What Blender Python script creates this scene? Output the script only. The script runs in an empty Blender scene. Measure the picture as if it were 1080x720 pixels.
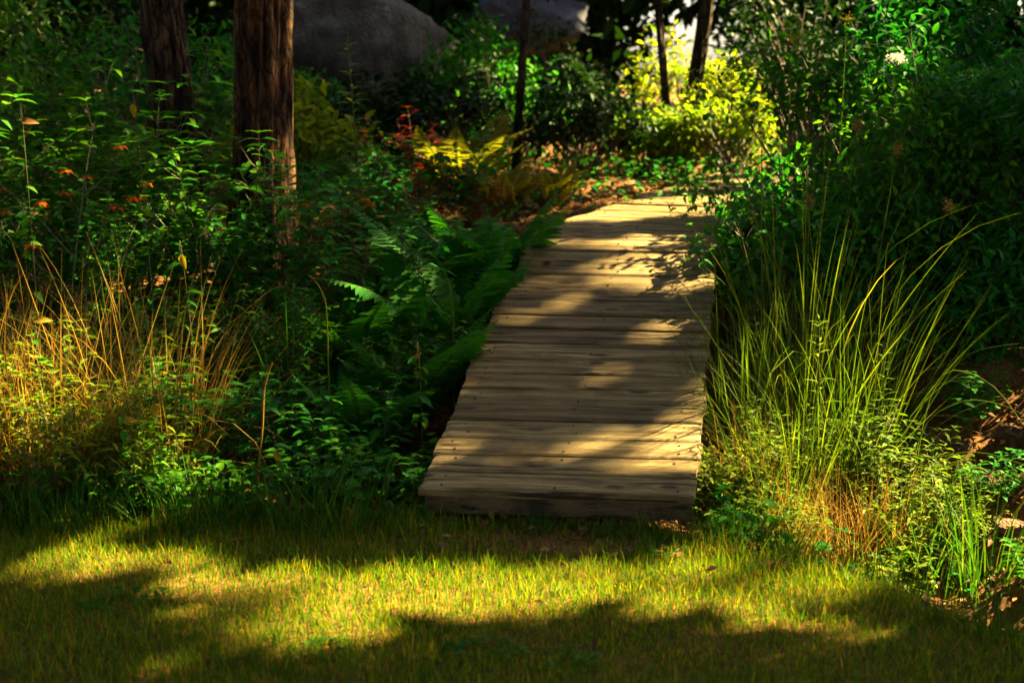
import bpy, math, random
import numpy as np
from mathutils import Vector, Matrix, noise as mnoise

R_ = math.radians
sc = bpy.context.scene
COL = sc.collection

# ------------------------------------------------------------------ camera
PITCH = R_(10); CAMZ = 1.65; FPX = 1500.0
cam_d = bpy.data.cameras.new('camera'); cam = bpy.data.objects.new('camera', cam_d); COL.objects.link(cam)
cam.location = (0, 0, CAMZ); cam.rotation_euler = (R_(90) - PITCH, 0, 0)
cam_d.sensor_width = 36; cam_d.lens = 50; cam_d.clip_end = 500; cam_d.clip_start = .05
cam_d.dof.use_dof = True; cam_d.dof.focus_distance = 5.9; cam_d.dof.aperture_fstop = 2.4
sc.camera = cam
# ------------------------------------------------------------------ sky, sun, exposure
SUN_AZ, SUN_EL = R_(70), R_(42)
S = np.array([math.sin(SUN_AZ) * math.cos(SUN_EL), math.cos(SUN_AZ) * math.cos(SUN_EL), math.sin(SUN_EL)])
w = bpy.data.worlds.new('World'); sc.world = w; w.use_nodes = True
nt = w.node_tree; bg = nt.nodes['Background']
sky = nt.nodes.new('ShaderNodeTexSky'); sky.sky_type = 'NISHITA'; sky.sun_disc = False
sky.sun_elevation = SUN_EL; sky.sun_rotation = SUN_AZ; sky.dust_density = 4.0; sky.ozone_density = .3
nt.links.new(sky.outputs[0], bg.inputs[0]); bg.inputs[1].default_value = .05
sd = bpy.data.lights.new('sun', 'SUN'); sd.energy = 5.0; sd.angle = R_(.5); sd.color = (1, .81, .36)
sun = bpy.data.objects.new('sun', sd); COL.objects.link(sun)
sun.rotation_euler = Vector(S).to_track_quat('Z', 'Y').to_euler(); sun.location = (20, 20, 25)
vs = sc.view_settings; vs.view_transform = 'Standard'; vs.look = 'None'; vs.gamma = 1; vs.use_curve_mapping = False
vs.exposure = 3.6
sc.render.engine = 'CYCLES'
cy = sc.cycles; cy.max_bounces = 6; cy.diffuse_bounces = 3; cy.transmission_bounces = 3; cy.glossy_bounces = 2
cy.use_denoising = True; cy.caustics_reflective = False; cy.caustics_refractive = False

# ------------------------------------------------------------------ helpers
def ray(u, v):
    x = (u - 540) / FPX; y = -(v - 360) / FPX; c, s = math.cos(PITCH), math.sin(PITCH)
    return np.array([x, c + y * s, -s + y * c])
def at(u, v, Y):
    d = ray(u, v); return np.array([0, 0, CAMZ]) + d * (Y / d[1])
def sm(x, a, b):
    t = np.clip((np.asarray(x, float) - a) / (b - a), 0, 1); return t * t * (3 - 2 * t)
def lawn_edge(x):
    x = np.asarray(x, float); k = .25
    return 5.22 - 1.5 * k * np.logaddexp(0, (x - .78) / k) + .05 * np.sin(x * 5.1) + .03 * np.sin(x * 11 + 1)
def height(x, y):
    x = np.asarray(x, float); y = np.asarray(y, float); d = y - lawn_edge(x)
    dep = .05 + .40 * sm(x, .75, 1.7)
    z = -dep * sm(d, -.02, .55)
    z = z + np.clip(d - .75, 0, None) * .29
    top = .90 + .012 * np.clip(y - 9, 0, None)
    z = np.where(z > top - .15, top - .15 * np.exp(-np.clip(z - top + .15, 0, None) / .15), z)
    far = sm(y, 13, 26) * .35
    lump = .03 * np.sin(x * 2.3 + y * 1.7) * sm(d, .2, 1.2) + .02 * np.sin(x * 5.3 - y * 4.1) * sm(d, .2, 1.2)
    return z + lump + far + np.where(d < 0, .012 * np.sin(x * 1.9 + 1) * np.sin(y * 2.3), 0)
def gz(x, y): return float(height(x, y))
def ground_at(u, v):
    d = ray(u, v); t = 2.0
    while t < 40:
        p = np.array([0, 0, CAMZ]) + d * t
        if p[2] <= gz(p[0], p[1]): return p
        t += .02
    return p

class Geo:
    def __init__(s): s.V, s.Q, s.n = [], [], 0
    def add(s, V, Q):
        V = np.asarray(V, float).reshape(-1, 3); Q = np.asarray(Q, int).reshape(-1, 4)
        s.V.append(V); s.Q.append(Q + s.n); s.n += len(V)
    def arrays(s): return np.concatenate(s.V), np.concatenate(s.Q)
    def mesh(s, name, mat, smooth=True):
        V, Q = s.arrays(); return np_mesh(name, V, Q, mat, smooth)
    def build(s, name, mat, parent=None, smooth=True):
        return link(name, s.mesh(name, mat, smooth), parent)
def np_mesh(name, V, Q, mat, smooth=True):
    me = bpy.data.meshes.new(name)
    me.vertices.add(len(V)); me.vertices.foreach_set('co', np.ascontiguousarray(V, np.float32).ravel())
    me.loops.add(len(Q) * 4); me.loops.foreach_set('vertex_index', np.ascontiguousarray(Q, np.int32).ravel())
    me.polygons.add(len(Q)); me.polygons.foreach_set('loop_start', np.arange(len(Q), dtype=np.int32) * 4)
    me.polygons.foreach_set('use_smooth', np.full(len(Q), smooth))
    me.update(calc_edges=True); me.validate()
    me.materials.append(mat); return me
def link(name, me, parent=None):
    o = bpy.data.objects.new(name, me); COL.objects.link(o)
    if parent is not None: o.parent = parent
    return o
def tag(o, label=None, cat=None, group=None, kind=None):
    if label: o['label'] = label
    if cat: o['category'] = cat
    if group: o['group'] = group
    if kind: o['kind'] = kind
    return o
def thing(name, label, cat, loc, rz=0, group=None):
    o = bpy.data.objects.new(name, None); COL.objects.link(o); o.location = Vector(loc); o.rotation_euler = (0, 0, rz)
    o.empty_display_size = .1
    return tag(o, label, cat, group)
def dup(o, loc, rz, scale, label, group=None, name=None):
    r = o.copy(); COL.objects.link(r); r.location = Vector(loc); r.rotation_euler = (0, 0, rz); r.scale = (scale,) * 3
    r['label'] = label
    if group: r['group'] = group
    for ch in list(o.children):
        c = ch.copy(); COL.objects.link(c); c.parent = r
        for g in ch.children:
            d = g.copy(); COL.objects.link(d); d.parent = c
    return r
def nrm(a): a = np.asarray(a, float); return a / np.maximum(np.linalg.norm(a, axis=-1, keepdims=True), 1e-9)

def blades(geo, base, az, L, wd, lean, curl, seg=5, twist=0.5, rng=None, taper=2.0):
    base = np.asarray(base, float); N = len(base); t = np.linspace(0, 1, seg + 1)
    th = lean[:, None] + curl[:, None] * t[None, :] ** 1.4
    dx = np.cos(az)[:, None]; dy = np.sin(az)[:, None]; st = (L / seg)[:, None]
    hs = np.concatenate([np.zeros((N, 1)), np.cumsum(np.sin(th[:, :-1]) * st, 1)], 1)
    vsz = np.concatenate([np.zeros((N, 1)), np.cumsum(np.cos(th[:, :-1]) * st, 1)], 1)
    P = np.stack([base[:, 0:1] + hs * dx, base[:, 1:2] + hs * dy, base[:, 2:3] + vsz], -1)
    sa = az + math.pi / 2 + (rng.uniform(-twist, twist, N) if rng is not None else 0)
    side = np.stack([np.cos(sa), np.sin(sa), np.zeros(N)], -1)
    prof = np.clip(1 - t ** taper, .04, 1) * (0.55 + .45 * np.minimum(1, t * 4))
    off = side[:, None, :] * (wd[:, None] * prof[None, :] * .5)[..., None]
    V = np.stack([P - off, P + off], 2).reshape(-1, 3)
    k = np.arange(seg); q = np.stack([2 * k, 2 * k + 1, 2 * k + 3, 2 * k + 2], -1)
    Q = (np.arange(N)[:, None, None] * (2 * (seg + 1)) + q[None]).reshape(-1, 4)
    geo.add(V, Q); return P
def leaves(geo, P, D, Nn, L, wd, droop=.25, fold=.15, rows=4, shape='ovate'):
    P = np.asarray(P, float); N = len(P)
    if N == 0: return
    D = nrm(D); Sd = nrm(np.cross(D, Nn)); Nn = np.cross(Sd, D)
    t = np.linspace(0, 1, rows)
    if shape == 'ovate': prof = np.sin(math.pi * np.clip(t, .0, 1) ** .75) ** .8
    else: prof = np.sin(math.pi * t ** .9) ** .6
    prof = np.maximum(prof, .05)
    L = np.broadcast_to(L, N); wd = np.broadcast_to(wd, N); dr = np.broadcast_to(droop, N)
    mid = P[:, None] + D[:, None] * (L[:, None] * t)[..., None] - Nn[:, None] * ((dr * L)[:, None] * t ** 2)[..., None]
    off = Sd[:, None] * (wd[:, None] * prof * .5)[..., None]; up = Nn[:, None] * (fold * wd[:, None] * prof)[..., None]
    V = np.stack([mid - off + up, mid, mid + off + up], 2).reshape(-1, 3)
    q = []
    for r in range(rows - 1):
        a = r * 3; q += [[a, a + 1, a + 4, a + 3], [a + 1, a + 2, a + 5, a + 4]]
    Q = (np.arange(N)[:, None, None] * (rows * 3) + np.array(q)[None]).reshape(-1, 4)
    geo.add(V, Q)
def tube(geo, pts, rad, n=5):
    pts = np.asarray(pts, float); m = len(pts); rad = np.broadcast_to(rad, m)
    tg = nrm(np.gradient(pts, axis=0)); ref = np.array([.31, .12, .94]) if abs(tg[0][2]) < .9 else np.array([1, .1, 0.])
    a = nrm(np.cross(tg, ref)); b = np.cross(tg, a)
    th = np.linspace(0, 2 * math.pi, n, endpoint=False)
    V = pts[:, None] + (a[:, None] * np.cos(th)[None, :, None] + b[:, None] * np.sin(th)[None, :, None]) * rad[:, None, None]
    i, j = np.meshgrid(np.arange(m - 1), np.arange(n), indexing='ij'); j2 = (j + 1) % n
    Q = np.stack([i * n + j, i * n + j2, (i + 1) * n + j2, (i + 1) * n + j], -1).reshape(-1, 4)
    geo.add(V.reshape(-1, 3), Q)
def curve_pts(p0, d0, L, bend, n=6, wob=0, rng=None):
    p = np.array(p0, float); d = nrm(d0); out = [p.copy()]
    for k in range(n):
        d = nrm(d + np.asarray(bend) / n + (rng.normal(0, wob, 3) if wob else 0)); p = p + d * L / n; out.append(p.copy())
    return np.array(out)

# ------------------------------------------------------------------ openings cut in the canopy: where the sun reaches the ground
BEAMS = []   # (target point, half-width seen by the sun)
def beam(p, r, far=False): BEAMS.append((np.array(p, float), r, far))   # far: only what stands well away from the target makes way
def open_sky(P, grow=1.0, tmin=.25, pad=0):
    """True where a leaf at P would stand in one of the openings."""
    P = np.asarray(P, float); m = np.zeros(len(P), bool)
    for c, r, far in BEAMS:
        v = P - c; t = v @ S; dist = np.linalg.norm(v - t[:, None] * S, axis=1)
        m |= (t > (2.2 if far else tmin)) & (dist < r * grow + pad)
    return m

# ------------------------------------------------------------------ materials
def mat(name):
    m = bpy.data.materials.new(name); m.use_nodes = True; t = m.node_tree; t.nodes.clear()
    return m, t, t.nodes, t.links
def ramp(t, src, stops):
    r = t.nodes.new('ShaderNodeValToRGB'); cr = r.color_ramp
    while len(cr.elements) < len(stops): cr.elements.new(.5)
    for e, (p, c) in zip(cr.elements, stops): e.position = p; e.color = (*c, 1)
    t.links.new(src, r.inputs[0]); return r.outputs[0]
def leaf_mat(name, stops, trans=.35, rough=.55, spec=.10, tint=(1.25, 1.35, .5)):
    m, t, N, Lk = mat(name)
    g = N.new('ShaderNodeNewGeometry'); oi = N.new('ShaderNodeObjectInfo')
    ad = N.new('ShaderNodeMath'); ad.operation = 'MULTIPLY_ADD'; Lk.new(oi.outputs['Random'], ad.inputs[0]); ad.inputs[1].default_value = .3; 
    mu = N.new('ShaderNodeMath'); mu.operation = 'MULTIPLY'; Lk.new(g.outputs['Random Per Island'], mu.inputs[0]); mu.inputs[1].default_value = .7
    Lk.new(mu.outputs[0], ad.inputs[2])
    base = ramp(t, ad.outputs[0], stops)
    nz = N.new('ShaderNodeTexNoise'); nz.inputs['Scale'].default_value = 60; nz.inputs['Detail'].default_value = 3
    tc = N.new('ShaderNodeTexCoord'); Lk.new(tc.outputs['Object'], nz.inputs['Vector'])
    mx = N.new('ShaderNodeMix'); mx.data_type = 'RGBA'; mx.blend_type = 'MULTIPLY'; mx.inputs[0].default_value = .6
    Lk.new(base, mx.inputs[6]); Lk.new(ramp(t, nz.outputs[0], [(.3, (.55, .6, .5)), (.7, (1.15, 1.1, 1))]), mx.inputs[7])
    p = N.new('ShaderNodeBsdfPrincipled'); Lk.new(mx.outputs[2], p.inputs['Base Color']); p.inputs['Roughness'].default_value = rough
    p.inputs['Specular IOR Level'].default_value = spec
    tr = N.new('ShaderNodeBsdfTranslucent')
    m2 = N.new('ShaderNodeMix'); m2.data_type = 'RGBA'; m2.blend_type = 'MULTIPLY'; m2.inputs[0].default_value = 1
    Lk.new(mx.outputs[2], m2.inputs[6]); m2.inputs[7].default_value = (*tint, 1); Lk.new(m2.outputs[2], tr.inputs[0])
    ms = N.new('ShaderNodeMixShader'); ms.inputs[0].default_value = trans
    Lk.new(p.outputs[0], ms.inputs[1]); Lk.new(tr.outputs[0], ms.inputs[2])
    o = N.new('ShaderNodeOutputMaterial'); Lk.new(ms.outputs[0], o.inputs[0]); return m
M = {}
M['weed'] = leaf_mat('weed_leaf', [(0, (.014, .095, .008)), (.5, (.042, .185, .010)), (.85, (.11, .24, .010)), (1, (.28, .27, .010))], .45)
M['deep'] = leaf_mat('deep_green_leaf', [(0, (.008, .085, .012)), (.6, (.022, .165, .016)), (1, (.075, .23, .012))], .4)
M['fern'] = leaf_mat('fern_leaf', [(0, (.016, .14, .012)), (1, (.06, .22, .012))], .4)
M['fernyellow'] = leaf_mat('yellowing_fern_leaf', [(0, (.10, .12, .008)), (1, (.26, .20, .015))], .45)
M['lime'] = leaf_mat('lime_leaf', [(0, (.06, .14, .008)), (.6, (.14, .22, .010)), (1, (.30, .28, .012))], .5)
M['glow'] = leaf_mat('bright_yellow_leaf', [(0, (.05, .14, .008)), (.4, (.20, .26, .010)), (.75, (.46, .42, .02)), (1, (.62, .50, .04))], .55)  # backlit sun glow put into the leaf colour
M['gold'] = leaf_mat('autumn_foliage', [(0, (.30, .20, .012)), (1, (.50, .33, .02))], .45)
M['autumn'] = leaf_mat('autumn_leaf', [(0, (.16, .13, .012)), (.6, (.36, .23, .02)), (1, (.42, .20, .03))], .45)
M['red'] = leaf_mat('red_leaf', [(0, (.10, .012, .006)), (.6, (.20, .025, .008)), (1, (.26, .08, .01))], .4, tint=(1.4, .7, .5))
M['orange'] = leaf_mat('orange_petal', [(0, (.55, .07, .01)), (1, (.75, .18, .01))], .4, tint=(1.2, .8, .5))
M['white'] = leaf_mat('white_petal', [(0, (.6, .62, .5)), (1, (.8, .8, .72))], .3, tint=(1, 1, 1))
M['blade'] = leaf_mat('green_blade', [(0, (.014, .070, .008)), (.5, (.035, .110, .008)), (.85, (.09, .15, .010)), (1, (.24, .19, .02))], .45)
M['rush'] = leaf_mat('rush_blade', [(0, (.03, .085, .008)), (.5, (.085, .145, .010)), (.85, (.20, .20, .014)), (1, (.34, .22, .03))], .4)
M['straw'] = leaf_mat('straw_blade', [(0, (.16, .085, .02)), (.5, (.30, .17, .035)), (1, (.46, .31, .06))], .4, tint=(1.15, 1, .55))
M['lawn'] = leaf_mat('lawn_blade', [(0, (.035, .11, .005)), (.45, (.075, .16, .006)), (.74, (.19, .215, .008)), (.86, (.42, .27, .016)), (1, (.50, .30, .03))], .5)
M['tuft'] = leaf_mat('tuft_seed', [(0, (.16, .09, .03)), (1, (.34, .20, .06))], .3, tint=(1, 1, .7))
M['canopy'] = leaf_mat('canopy_leaf', [(0, (.015, .055, .006)), (1, (.045, .11, .008))], .25)
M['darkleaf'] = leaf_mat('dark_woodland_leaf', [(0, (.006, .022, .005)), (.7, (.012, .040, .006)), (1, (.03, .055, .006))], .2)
def stem_mat(name, c1, c2):
    m, t, N, Lk = mat(name); g = N.new('ShaderNodeNewGeometry')
    p = N.new('ShaderNodeBsdfPrincipled'); Lk.new(ramp(t, g.outputs['Random Per Island'], [(0, c1), (1, c2)]), p.inputs['Base Color']); p.inputs['Roughness'].default_value = .6
    o = N.new('ShaderNodeOutputMaterial'); Lk.new(p.outputs[0], o.inputs[0]); return m
M['stem'] = stem_mat('green_stem', (.04, .07, .012), (.10, .07, .02))
M['redstem'] = stem_mat('red_stem', (.12, .03, .012), (.16, .06, .02))
M['twig'] = stem_mat('twig_bark', (.05, .03, .018), (.10, .065, .04))
def bark_mat(name, c1, c2, c3, sc_=1):
    m, t, N, Lk = mat(name); tc = N.new('ShaderNodeTexCoord'); mp = N.new('ShaderNodeMapping'); mp.inputs['Scale'].default_value = (10 * sc_, 10 * sc_, 1.6 * sc_)
    Lk.new(tc.outputs['Object'], mp.inputs[0])
    n1 = N.new('ShaderNodeTexNoise'); n1.inputs['Scale'].default_value = 1.6; n1.inputs['Detail'].default_value = 8; n1.inputs['Roughness'].default_value = .65; n1.inputs['Distortion'].default_value = .6
    Lk.new(mp.outputs[0], n1.inputs['Vector'])
    n2 = N.new('ShaderNodeTexNoise'); n2.inputs['Scale'].default_value = 3.0; n2.inputs['Detail'].default_value = 5; Lk.new(tc.outputs['Object'], n2.inputs['Vector'])
    mp2 = N.new('ShaderNodeMapping'); mp2.inputs['Scale'].default_value = (17 * sc_, 17 * sc_, 4.2 * sc_); ad = N.new('ShaderNodeVectorMath'); ad.operation = 'MULTIPLY_ADD'
    n3 = N.new('ShaderNodeTexNoise'); n3.inputs['Scale'].default_value = 9; n3.inputs['Detail'].default_value = 3; Lk.new(tc.outputs['Object'], n3.inputs['Vector']); Lk.new(n3.outputs['Color'], ad.inputs[0]); ad.inputs[1].default_value = (.09, .09, .09); Lk.new(tc.outputs['Object'], ad.inputs[2]); Lk.new(ad.outputs[0], mp2.inputs[0])
    vv = N.new('ShaderNodeTexVoronoi'); vv.feature = 'DISTANCE_TO_EDGE'; vv.inputs['Scale'].default_value = 1; Lk.new(mp2.outputs[0], vv.inputs['Vector'])
    c0 = ramp(t, n1.outputs[0], [(.40, c1), (.52, c2), (.64, c3)])
    mf = N.new('ShaderNodeMix'); mf.data_type = 'RGBA'; mf.blend_type = 'MULTIPLY'; mf.inputs[0].default_value = .9; Lk.new(c0, mf.inputs[6]); Lk.new(ramp(t, vv.outputs['Distance'], [(.02, (.18, .16, .15)), (.16, (1, 1, 1)), (.4, (1.25, 1.2, 1.15))]), mf.inputs[7]); c = mf.outputs[2]
    mx = N.new('ShaderNodeMix'); mx.data_type = 'RGBA'; mx.blend_type = 'MULTIPLY'; mx.inputs[0].default_value = .7; Lk.new(c, mx.inputs[6])
    Lk.new(ramp(t, n2.outputs[0], [(.3, (.5, .55, .5)), (.65, (1.1, 1, .95))]), mx.inputs[7])
    p = N.new('ShaderNodeBsdfPrincipled'); Lk.new(mx.outputs[2], p.inputs['Base Color']); p.inputs['Roughness'].default_value = .9; p.inputs['Specular IOR Level'].default_value = .2
    b = N.new('ShaderNodeBump'); b.inputs['Strength'].default_value = .9; b.inputs['Distance'].default_value = .04; hh = N.new('ShaderNodeMath'); hh.operation = 'MULTIPLY_ADD'; Lk.new(vv.outputs['Distance'], hh.inputs[0]); hh.inputs[1].default_value = 1.6; Lk.new(n1.outputs[0], hh.inputs[2]); Lk.new(hh.outputs[0], b.inputs['Height']); Lk.new(b.outputs[0], p.inputs['Normal'])
    o = N.new('ShaderNodeOutputMaterial'); Lk.new(p.outputs[0], o.inputs[0]); return m
M['bark'] = bark_mat('tree_bark', (.020, .009, .005), (.09, .038, .014), (.22, .105, .04))
M['darkbark'] = bark_mat('dark_tree_bark', (.02, .012, .008), (.07, .04, .022), (.13, .085, .05))
def rock_mat(name, c1, c2, c3, s=3):
    m, t, N, Lk = mat(name); tc = N.new('ShaderNodeTexCoord')
    n1 = N.new('ShaderNodeTexNoise'); n1.inputs['Scale'].default_value = s; n1.inputs['Detail'].default_value = 9; n1.inputs['Roughness'].default_value = .62; Lk.new(tc.outputs['Object'], n1.inputs['Vector'])
    n2 = N.new('ShaderNodeTexNoise'); n2.inputs['Scale'].default_value = s * 11; n2.inputs['Detail'].default_value = 4; Lk.new(tc.outputs['Object'], n2.inputs['Vector'])
    p = N.new('ShaderNodeBsdfPrincipled'); p.inputs['Roughness'].default_value = .85
    mx = N.new('ShaderNodeMix'); mx.data_type = 'RGBA'; mx.blend_type = 'MULTIPLY'; mx.inputs[0].default_value = .6
    Lk.new(ramp(t, n1.outputs[0], [(.35, c1), (.52, c2), (.68, c3)]), mx.inputs[6]); Lk.new(ramp(t, n2.outputs[0], [(.35, (.6, .6, .6)), (.6, (1.1, 1.1, 1.1))]), mx.inputs[7])
    Lk.new(mx.outputs[2], p.inputs['Base Color'])
    b = N.new('ShaderNodeBump'); b.inputs['Strength'].default_value = .7; b.inputs['Distance'].default_value = .03; Lk.new(n2.outputs[0], b.inputs['Height']); Lk.new(b.outputs[0], p.inputs['Normal'])
    o = N.new('ShaderNodeOutputMaterial'); Lk.new(p.outputs[0], o.inputs[0]); return m
M['grey'] = rock_mat('grey_stone', (.02, .016, .013), (.045, .040, .036), (.10, .095, .09), 3)
M['blue'] = rock_mat('blue_grey_stone', (.018, .018, .03), (.032, .032, .055), (.055, .055, .09), 3)
M['brownrock'] = rock_mat('brown_stone', (.08, .036, .014), (.18, .085, .03), (.30, .17, .06), 7)
def soil_mat():
    m, t, N, Lk = mat('soil_and_litter'); tc = N.new('ShaderNodeTexCoord')
    n1 = N.new('ShaderNodeTexNoise'); n1.inputs['Scale'].default_value = 3; n1.inputs['Detail'].default_value = 10; n1.inputs['Roughness'].default_value = .7; Lk.new(tc.outputs['Object'], n1.inputs['Vector'])
    v = N.new('ShaderNodeTexVoronoi'); v.inputs['Scale'].default_value = 85; Lk.new(tc.outputs['Object'], v.inputs['Vector'])
    mx = N.new('ShaderNodeMix'); mx.data_type = 'RGBA'; mx.blend_type = 'MULTIPLY'; mx.inputs[0].default_value = .75
    Lk.new(ramp(t, n1.outputs[0], [(.3, (.05, .022, .008)), (.5, (.15, .068, .022)), (.7, (.30, .155, .048))]), mx.inputs[6])
    sp = N.new('ShaderNodeSeparateColor'); Lk.new(v.outputs['Color'], sp.inputs[0]); Lk.new(ramp(t, sp.outputs[0], [(0, (.45, .42, .4)), (1, (1.25, 1.1, .9))]), mx.inputs[7])
    p = N.new('ShaderNodeBsdfPrincipled'); p.inputs['Roughness'].default_value = .95; p.inputs['Specular IOR Level'].default_value = .15; Lk.new(mx.outputs[2], p.inputs['Base Color'])
    b = N.new('ShaderNodeBump'); b.inputs['Strength'].default_value = 1; b.inputs['Distance'].default_value = .05; Lk.new(n1.outputs[0], b.inputs['Height']); Lk.new(b.outputs[0], p.inputs['Normal'])
    o = N.new('ShaderNodeOutputMaterial'); Lk.new(p.outputs[0], o.inputs[0]); return m
M['soil'] = soil_mat()
def wood_mat(name='weathered_board', mul=(1, 1, 1)):
    m, t, N, Lk = mat(name); tc = N.new('ShaderNodeTexCoord'); oi = N.new('ShaderNodeObjectInfo')
    def mth(op, a, b=None, c=None):
        n = N.new('ShaderNodeMath'); n.operation = op
        for i, x in enumerate((a, b, c)):
            if x is None: continue
            if isinstance(x, (int, float)): n.inputs[i].default_value = x
            else: Lk.new(x, n.inputs[i])
        return n.outputs[0]
    off = mth('MULTIPLY', oi.outputs['Random'], 37.0)
    cb = N.new('ShaderNodeCombineXYZ'); Lk.new(off, cb.inputs[0]); Lk.new(mth('MULTIPLY', oi.outputs['Random'], 11.3), cb.inputs[1]); Lk.new(off, cb.inputs[2])
    va = N.new('ShaderNodeVectorMath'); va.operation = 'ADD'; Lk.new(tc.outputs['Object'], va.inputs[0]); Lk.new(cb.outputs[0], va.inputs[1])
    def noise(scale, sv, det=4, ro=.6):
        mp = N.new('ShaderNodeMapping'); mp.inputs['Scale'].default_value = sv; Lk.new(va.outputs[0], mp.inputs[0])
        n = N.new('ShaderNodeTexNoise'); n.inputs['Scale'].default_value = scale; n.inputs['Detail'].default_value = det; n.inputs['Roughness'].default_value = ro; Lk.new(mp.outputs[0], n.inputs['Vector']); return n.outputs[0]
    sep = N.new('ShaderNodeSeparateXYZ'); Lk.new(va.outputs[0], sep.inputs[0])
    # knots: sparse cells stretched along the board; growth lines flow around them
    mp = N.new('ShaderNodeMapping'); mp.inputs['Scale'].default_value = (1.9, 6.5, 1); Lk.new(va.outputs[0], mp.inputs[0])
    vo = N.new('ShaderNodeTexVoronoi'); vo.voronoi_dimensions = '2D'; vo.inputs['Scale'].default_value = 1; vo.inputs['Randomness'].default_value = 1; Lk.new(mp.outputs[0], vo.inputs['Vector'])
    knot = vo.outputs['Distance']
    swell = mth('MULTIPLY', mth('EXPONENT', mth('MULTIPLY', knot, -6.0)), 1.6)
    warp = mth('MULTIPLY', noise(1, (.8, 4, 4), 3), 4.0)
    phase = mth('ADD', mth('ADD', mth('MULTIPLY', sep.outputs[1], 85.0), mth('MULTIPLY', warp, 2.2)), mth('MULTIPLY', swell, 6.0))
    rings = mth('MULTIPLY_ADD', mth('SINE', phase), .5, .5)
    fine = noise(1, (5, 330, 330), 4, .75); med = noise(1, (2.2, 85, 85), 6, .7); big = noise(1, (3.5, 5, 5), 6, .65); crack = noise(1, (1.6, 42, 42), 3, .55)
    g = mth('ADD', mth('ADD', mth('MULTIPLY', rings, .10), mth('MULTIPLY', fine, .58)), mth('MULTIPLY', med, .40))
    col = ramp(t, g, [(.38, (.05, .030, .012)), (.46, (.19, .132, .060)), (.54, (.32, .240, .115)), (.65, (.50, .41, .23))])
    mx = N.new('ShaderNodeMix'); mx.data_type = 'RGBA'; mx.blend_type = 'MULTIPLY'; mx.inputs[0].default_value = .85; Lk.new(col, mx.inputs[6])
    Lk.new(ramp(t, big, [(.30, (.50, .44, .36)), (.46, (.85, .80, .72)), (.58, (1.0, .98, .95)), (.72, (1.2, 1.18, 1.15))]), mx.inputs[7])
    mk = N.new('ShaderNodeMix'); mk.data_type = 'RGBA'; Lk.new(ramp(t, knot, [(.05, (.85, .85, .85)), (.10, (0, 0, 0))]), mk.inputs[0]); Lk.new(mx.outputs[2], mk.inputs[6]); mk.inputs[7].default_value = (.045, .026, .012, 1)
    mo = N.new('ShaderNodeMix'); mo.data_type = 'RGBA'; mo.blend_type = 'MULTIPLY'; mo.inputs[0].default_value = 1
    mc = N.new('ShaderNodeMix'); mc.data_type = 'RGBA'; Lk.new(ramp(t, crack, [(.35, (.9, .9, .9)), (.385, (0, 0, 0))]), mc.inputs[0]); Lk.new(mk.outputs[2], mc.inputs[6]); mc.inputs[7].default_value = (.03, .017, .008, 1); Lk.new(mc.outputs[2], mo.inputs[6])
    Lk.new(ramp(t, oi.outputs['Random'], [(0, (.56, .49, .38)), (.5, (.82, .75, .62)), (1, (1.0, .94, .82))]), mo.inputs[7])
    mt = N.new('ShaderNodeMix'); mt.data_type = 'RGBA'; mt.blend_type = 'MULTIPLY'; mt.inputs[0].default_value = 1; Lk.new(mo.outputs[2], mt.inputs[6]); mt.inputs[7].default_value = (*mul, 1)
    p = N.new('ShaderNodeBsdfPrincipled'); Lk.new(mt.outputs[2], p.inputs['Base Color']); p.inputs['Roughness'].default_value = .7; p.inputs['Specular IOR Level'].default_value = .3
    b = N.new('ShaderNodeBump'); b.inputs['Strength'].default_value = .8; b.inputs['Distance'].default_value = .010; Lk.new(g, b.inputs['Height']); Lk.new(b.outputs[0], p.inputs['Normal'])
    o = N.new('ShaderNodeOutputMaterial'); Lk.new(p.outputs[0], o.inputs[0]); return m
M['wood'] = wood_mat('weathered_board', (.86, .83, .74)); M['oldwood'] = wood_mat('old_dark_timber', (.34, .27, .22))  # sill and stringers: same board wood, shade put into a darker colour
M['nail'] = stem_mat('rusty_nail', (.05, .03, .02), (.08, .05, .03))

# ------------------------------------------------------------------ where the sun comes through
def deck_pt(u, v):      # on the sloping deck
    d = ray(u, v); n = DN; c = DA - np.array([0, 0, CAMZ]); return np.array([0, 0, CAMZ]) + d * ((c @ n) / (d @ n))
DA = np.array([-.354, 5.30, .14]); DB = np.array([.690, 5.183, .14])
RAMP = R_(16.75)
DFW = np.array([-(DB - DA)[1], (DB - DA)[0], 0]); DFW /= np.linalg.norm(DFW)
DUP = np.array([.309, 1.786, .54]); DUP /= np.linalg.norm(DUP)
DN = np.cross(DB - DA, DUP); DN /= np.linalg.norm(DN)
def lawn_beams(lst):
    for u, v, du, dv in lst:
        c = ground_at(u, v); a = ground_at(u, v - dv); b = ground_at(u, v + dv); ry = abs(a[1] - b[1]) / 2; rx = du / FPX * c[1] * 1.02
        n = max(2, int(round(rx / max(ry * .55, .04))))
        for k in range(n):
            f = (k + .5) / n * 2 - 1 + BR.uniform(-.6, .6) / n
            beam(c + np.array([f * rx, BR.uniform(-.45, .45) * ry, 0]), max(.02, ry * BR.uniform(.35, 1.0) * math.sqrt(1 - .6 * min(1, f * f))))
BR = np.random.default_rng(4)
lawn_beams([(490, 614, 200, 20), (320, 622, 130, 17), (640, 634, 120, 17), (780, 640, 90, 14), (120, 590, 130, 13), (30, 606, 60, 11), (885, 628, 60, 12),
            (955, 602, 40, 14), (1010, 655, 50, 9), (700, 600, 60, 8), (430, 652, 120, 9), (250, 668, 60, 6), (300, 702, 60, 6), (840, 600, 40, 9), (560, 690, 50, 5), (150, 650, 40, 5)])
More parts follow.
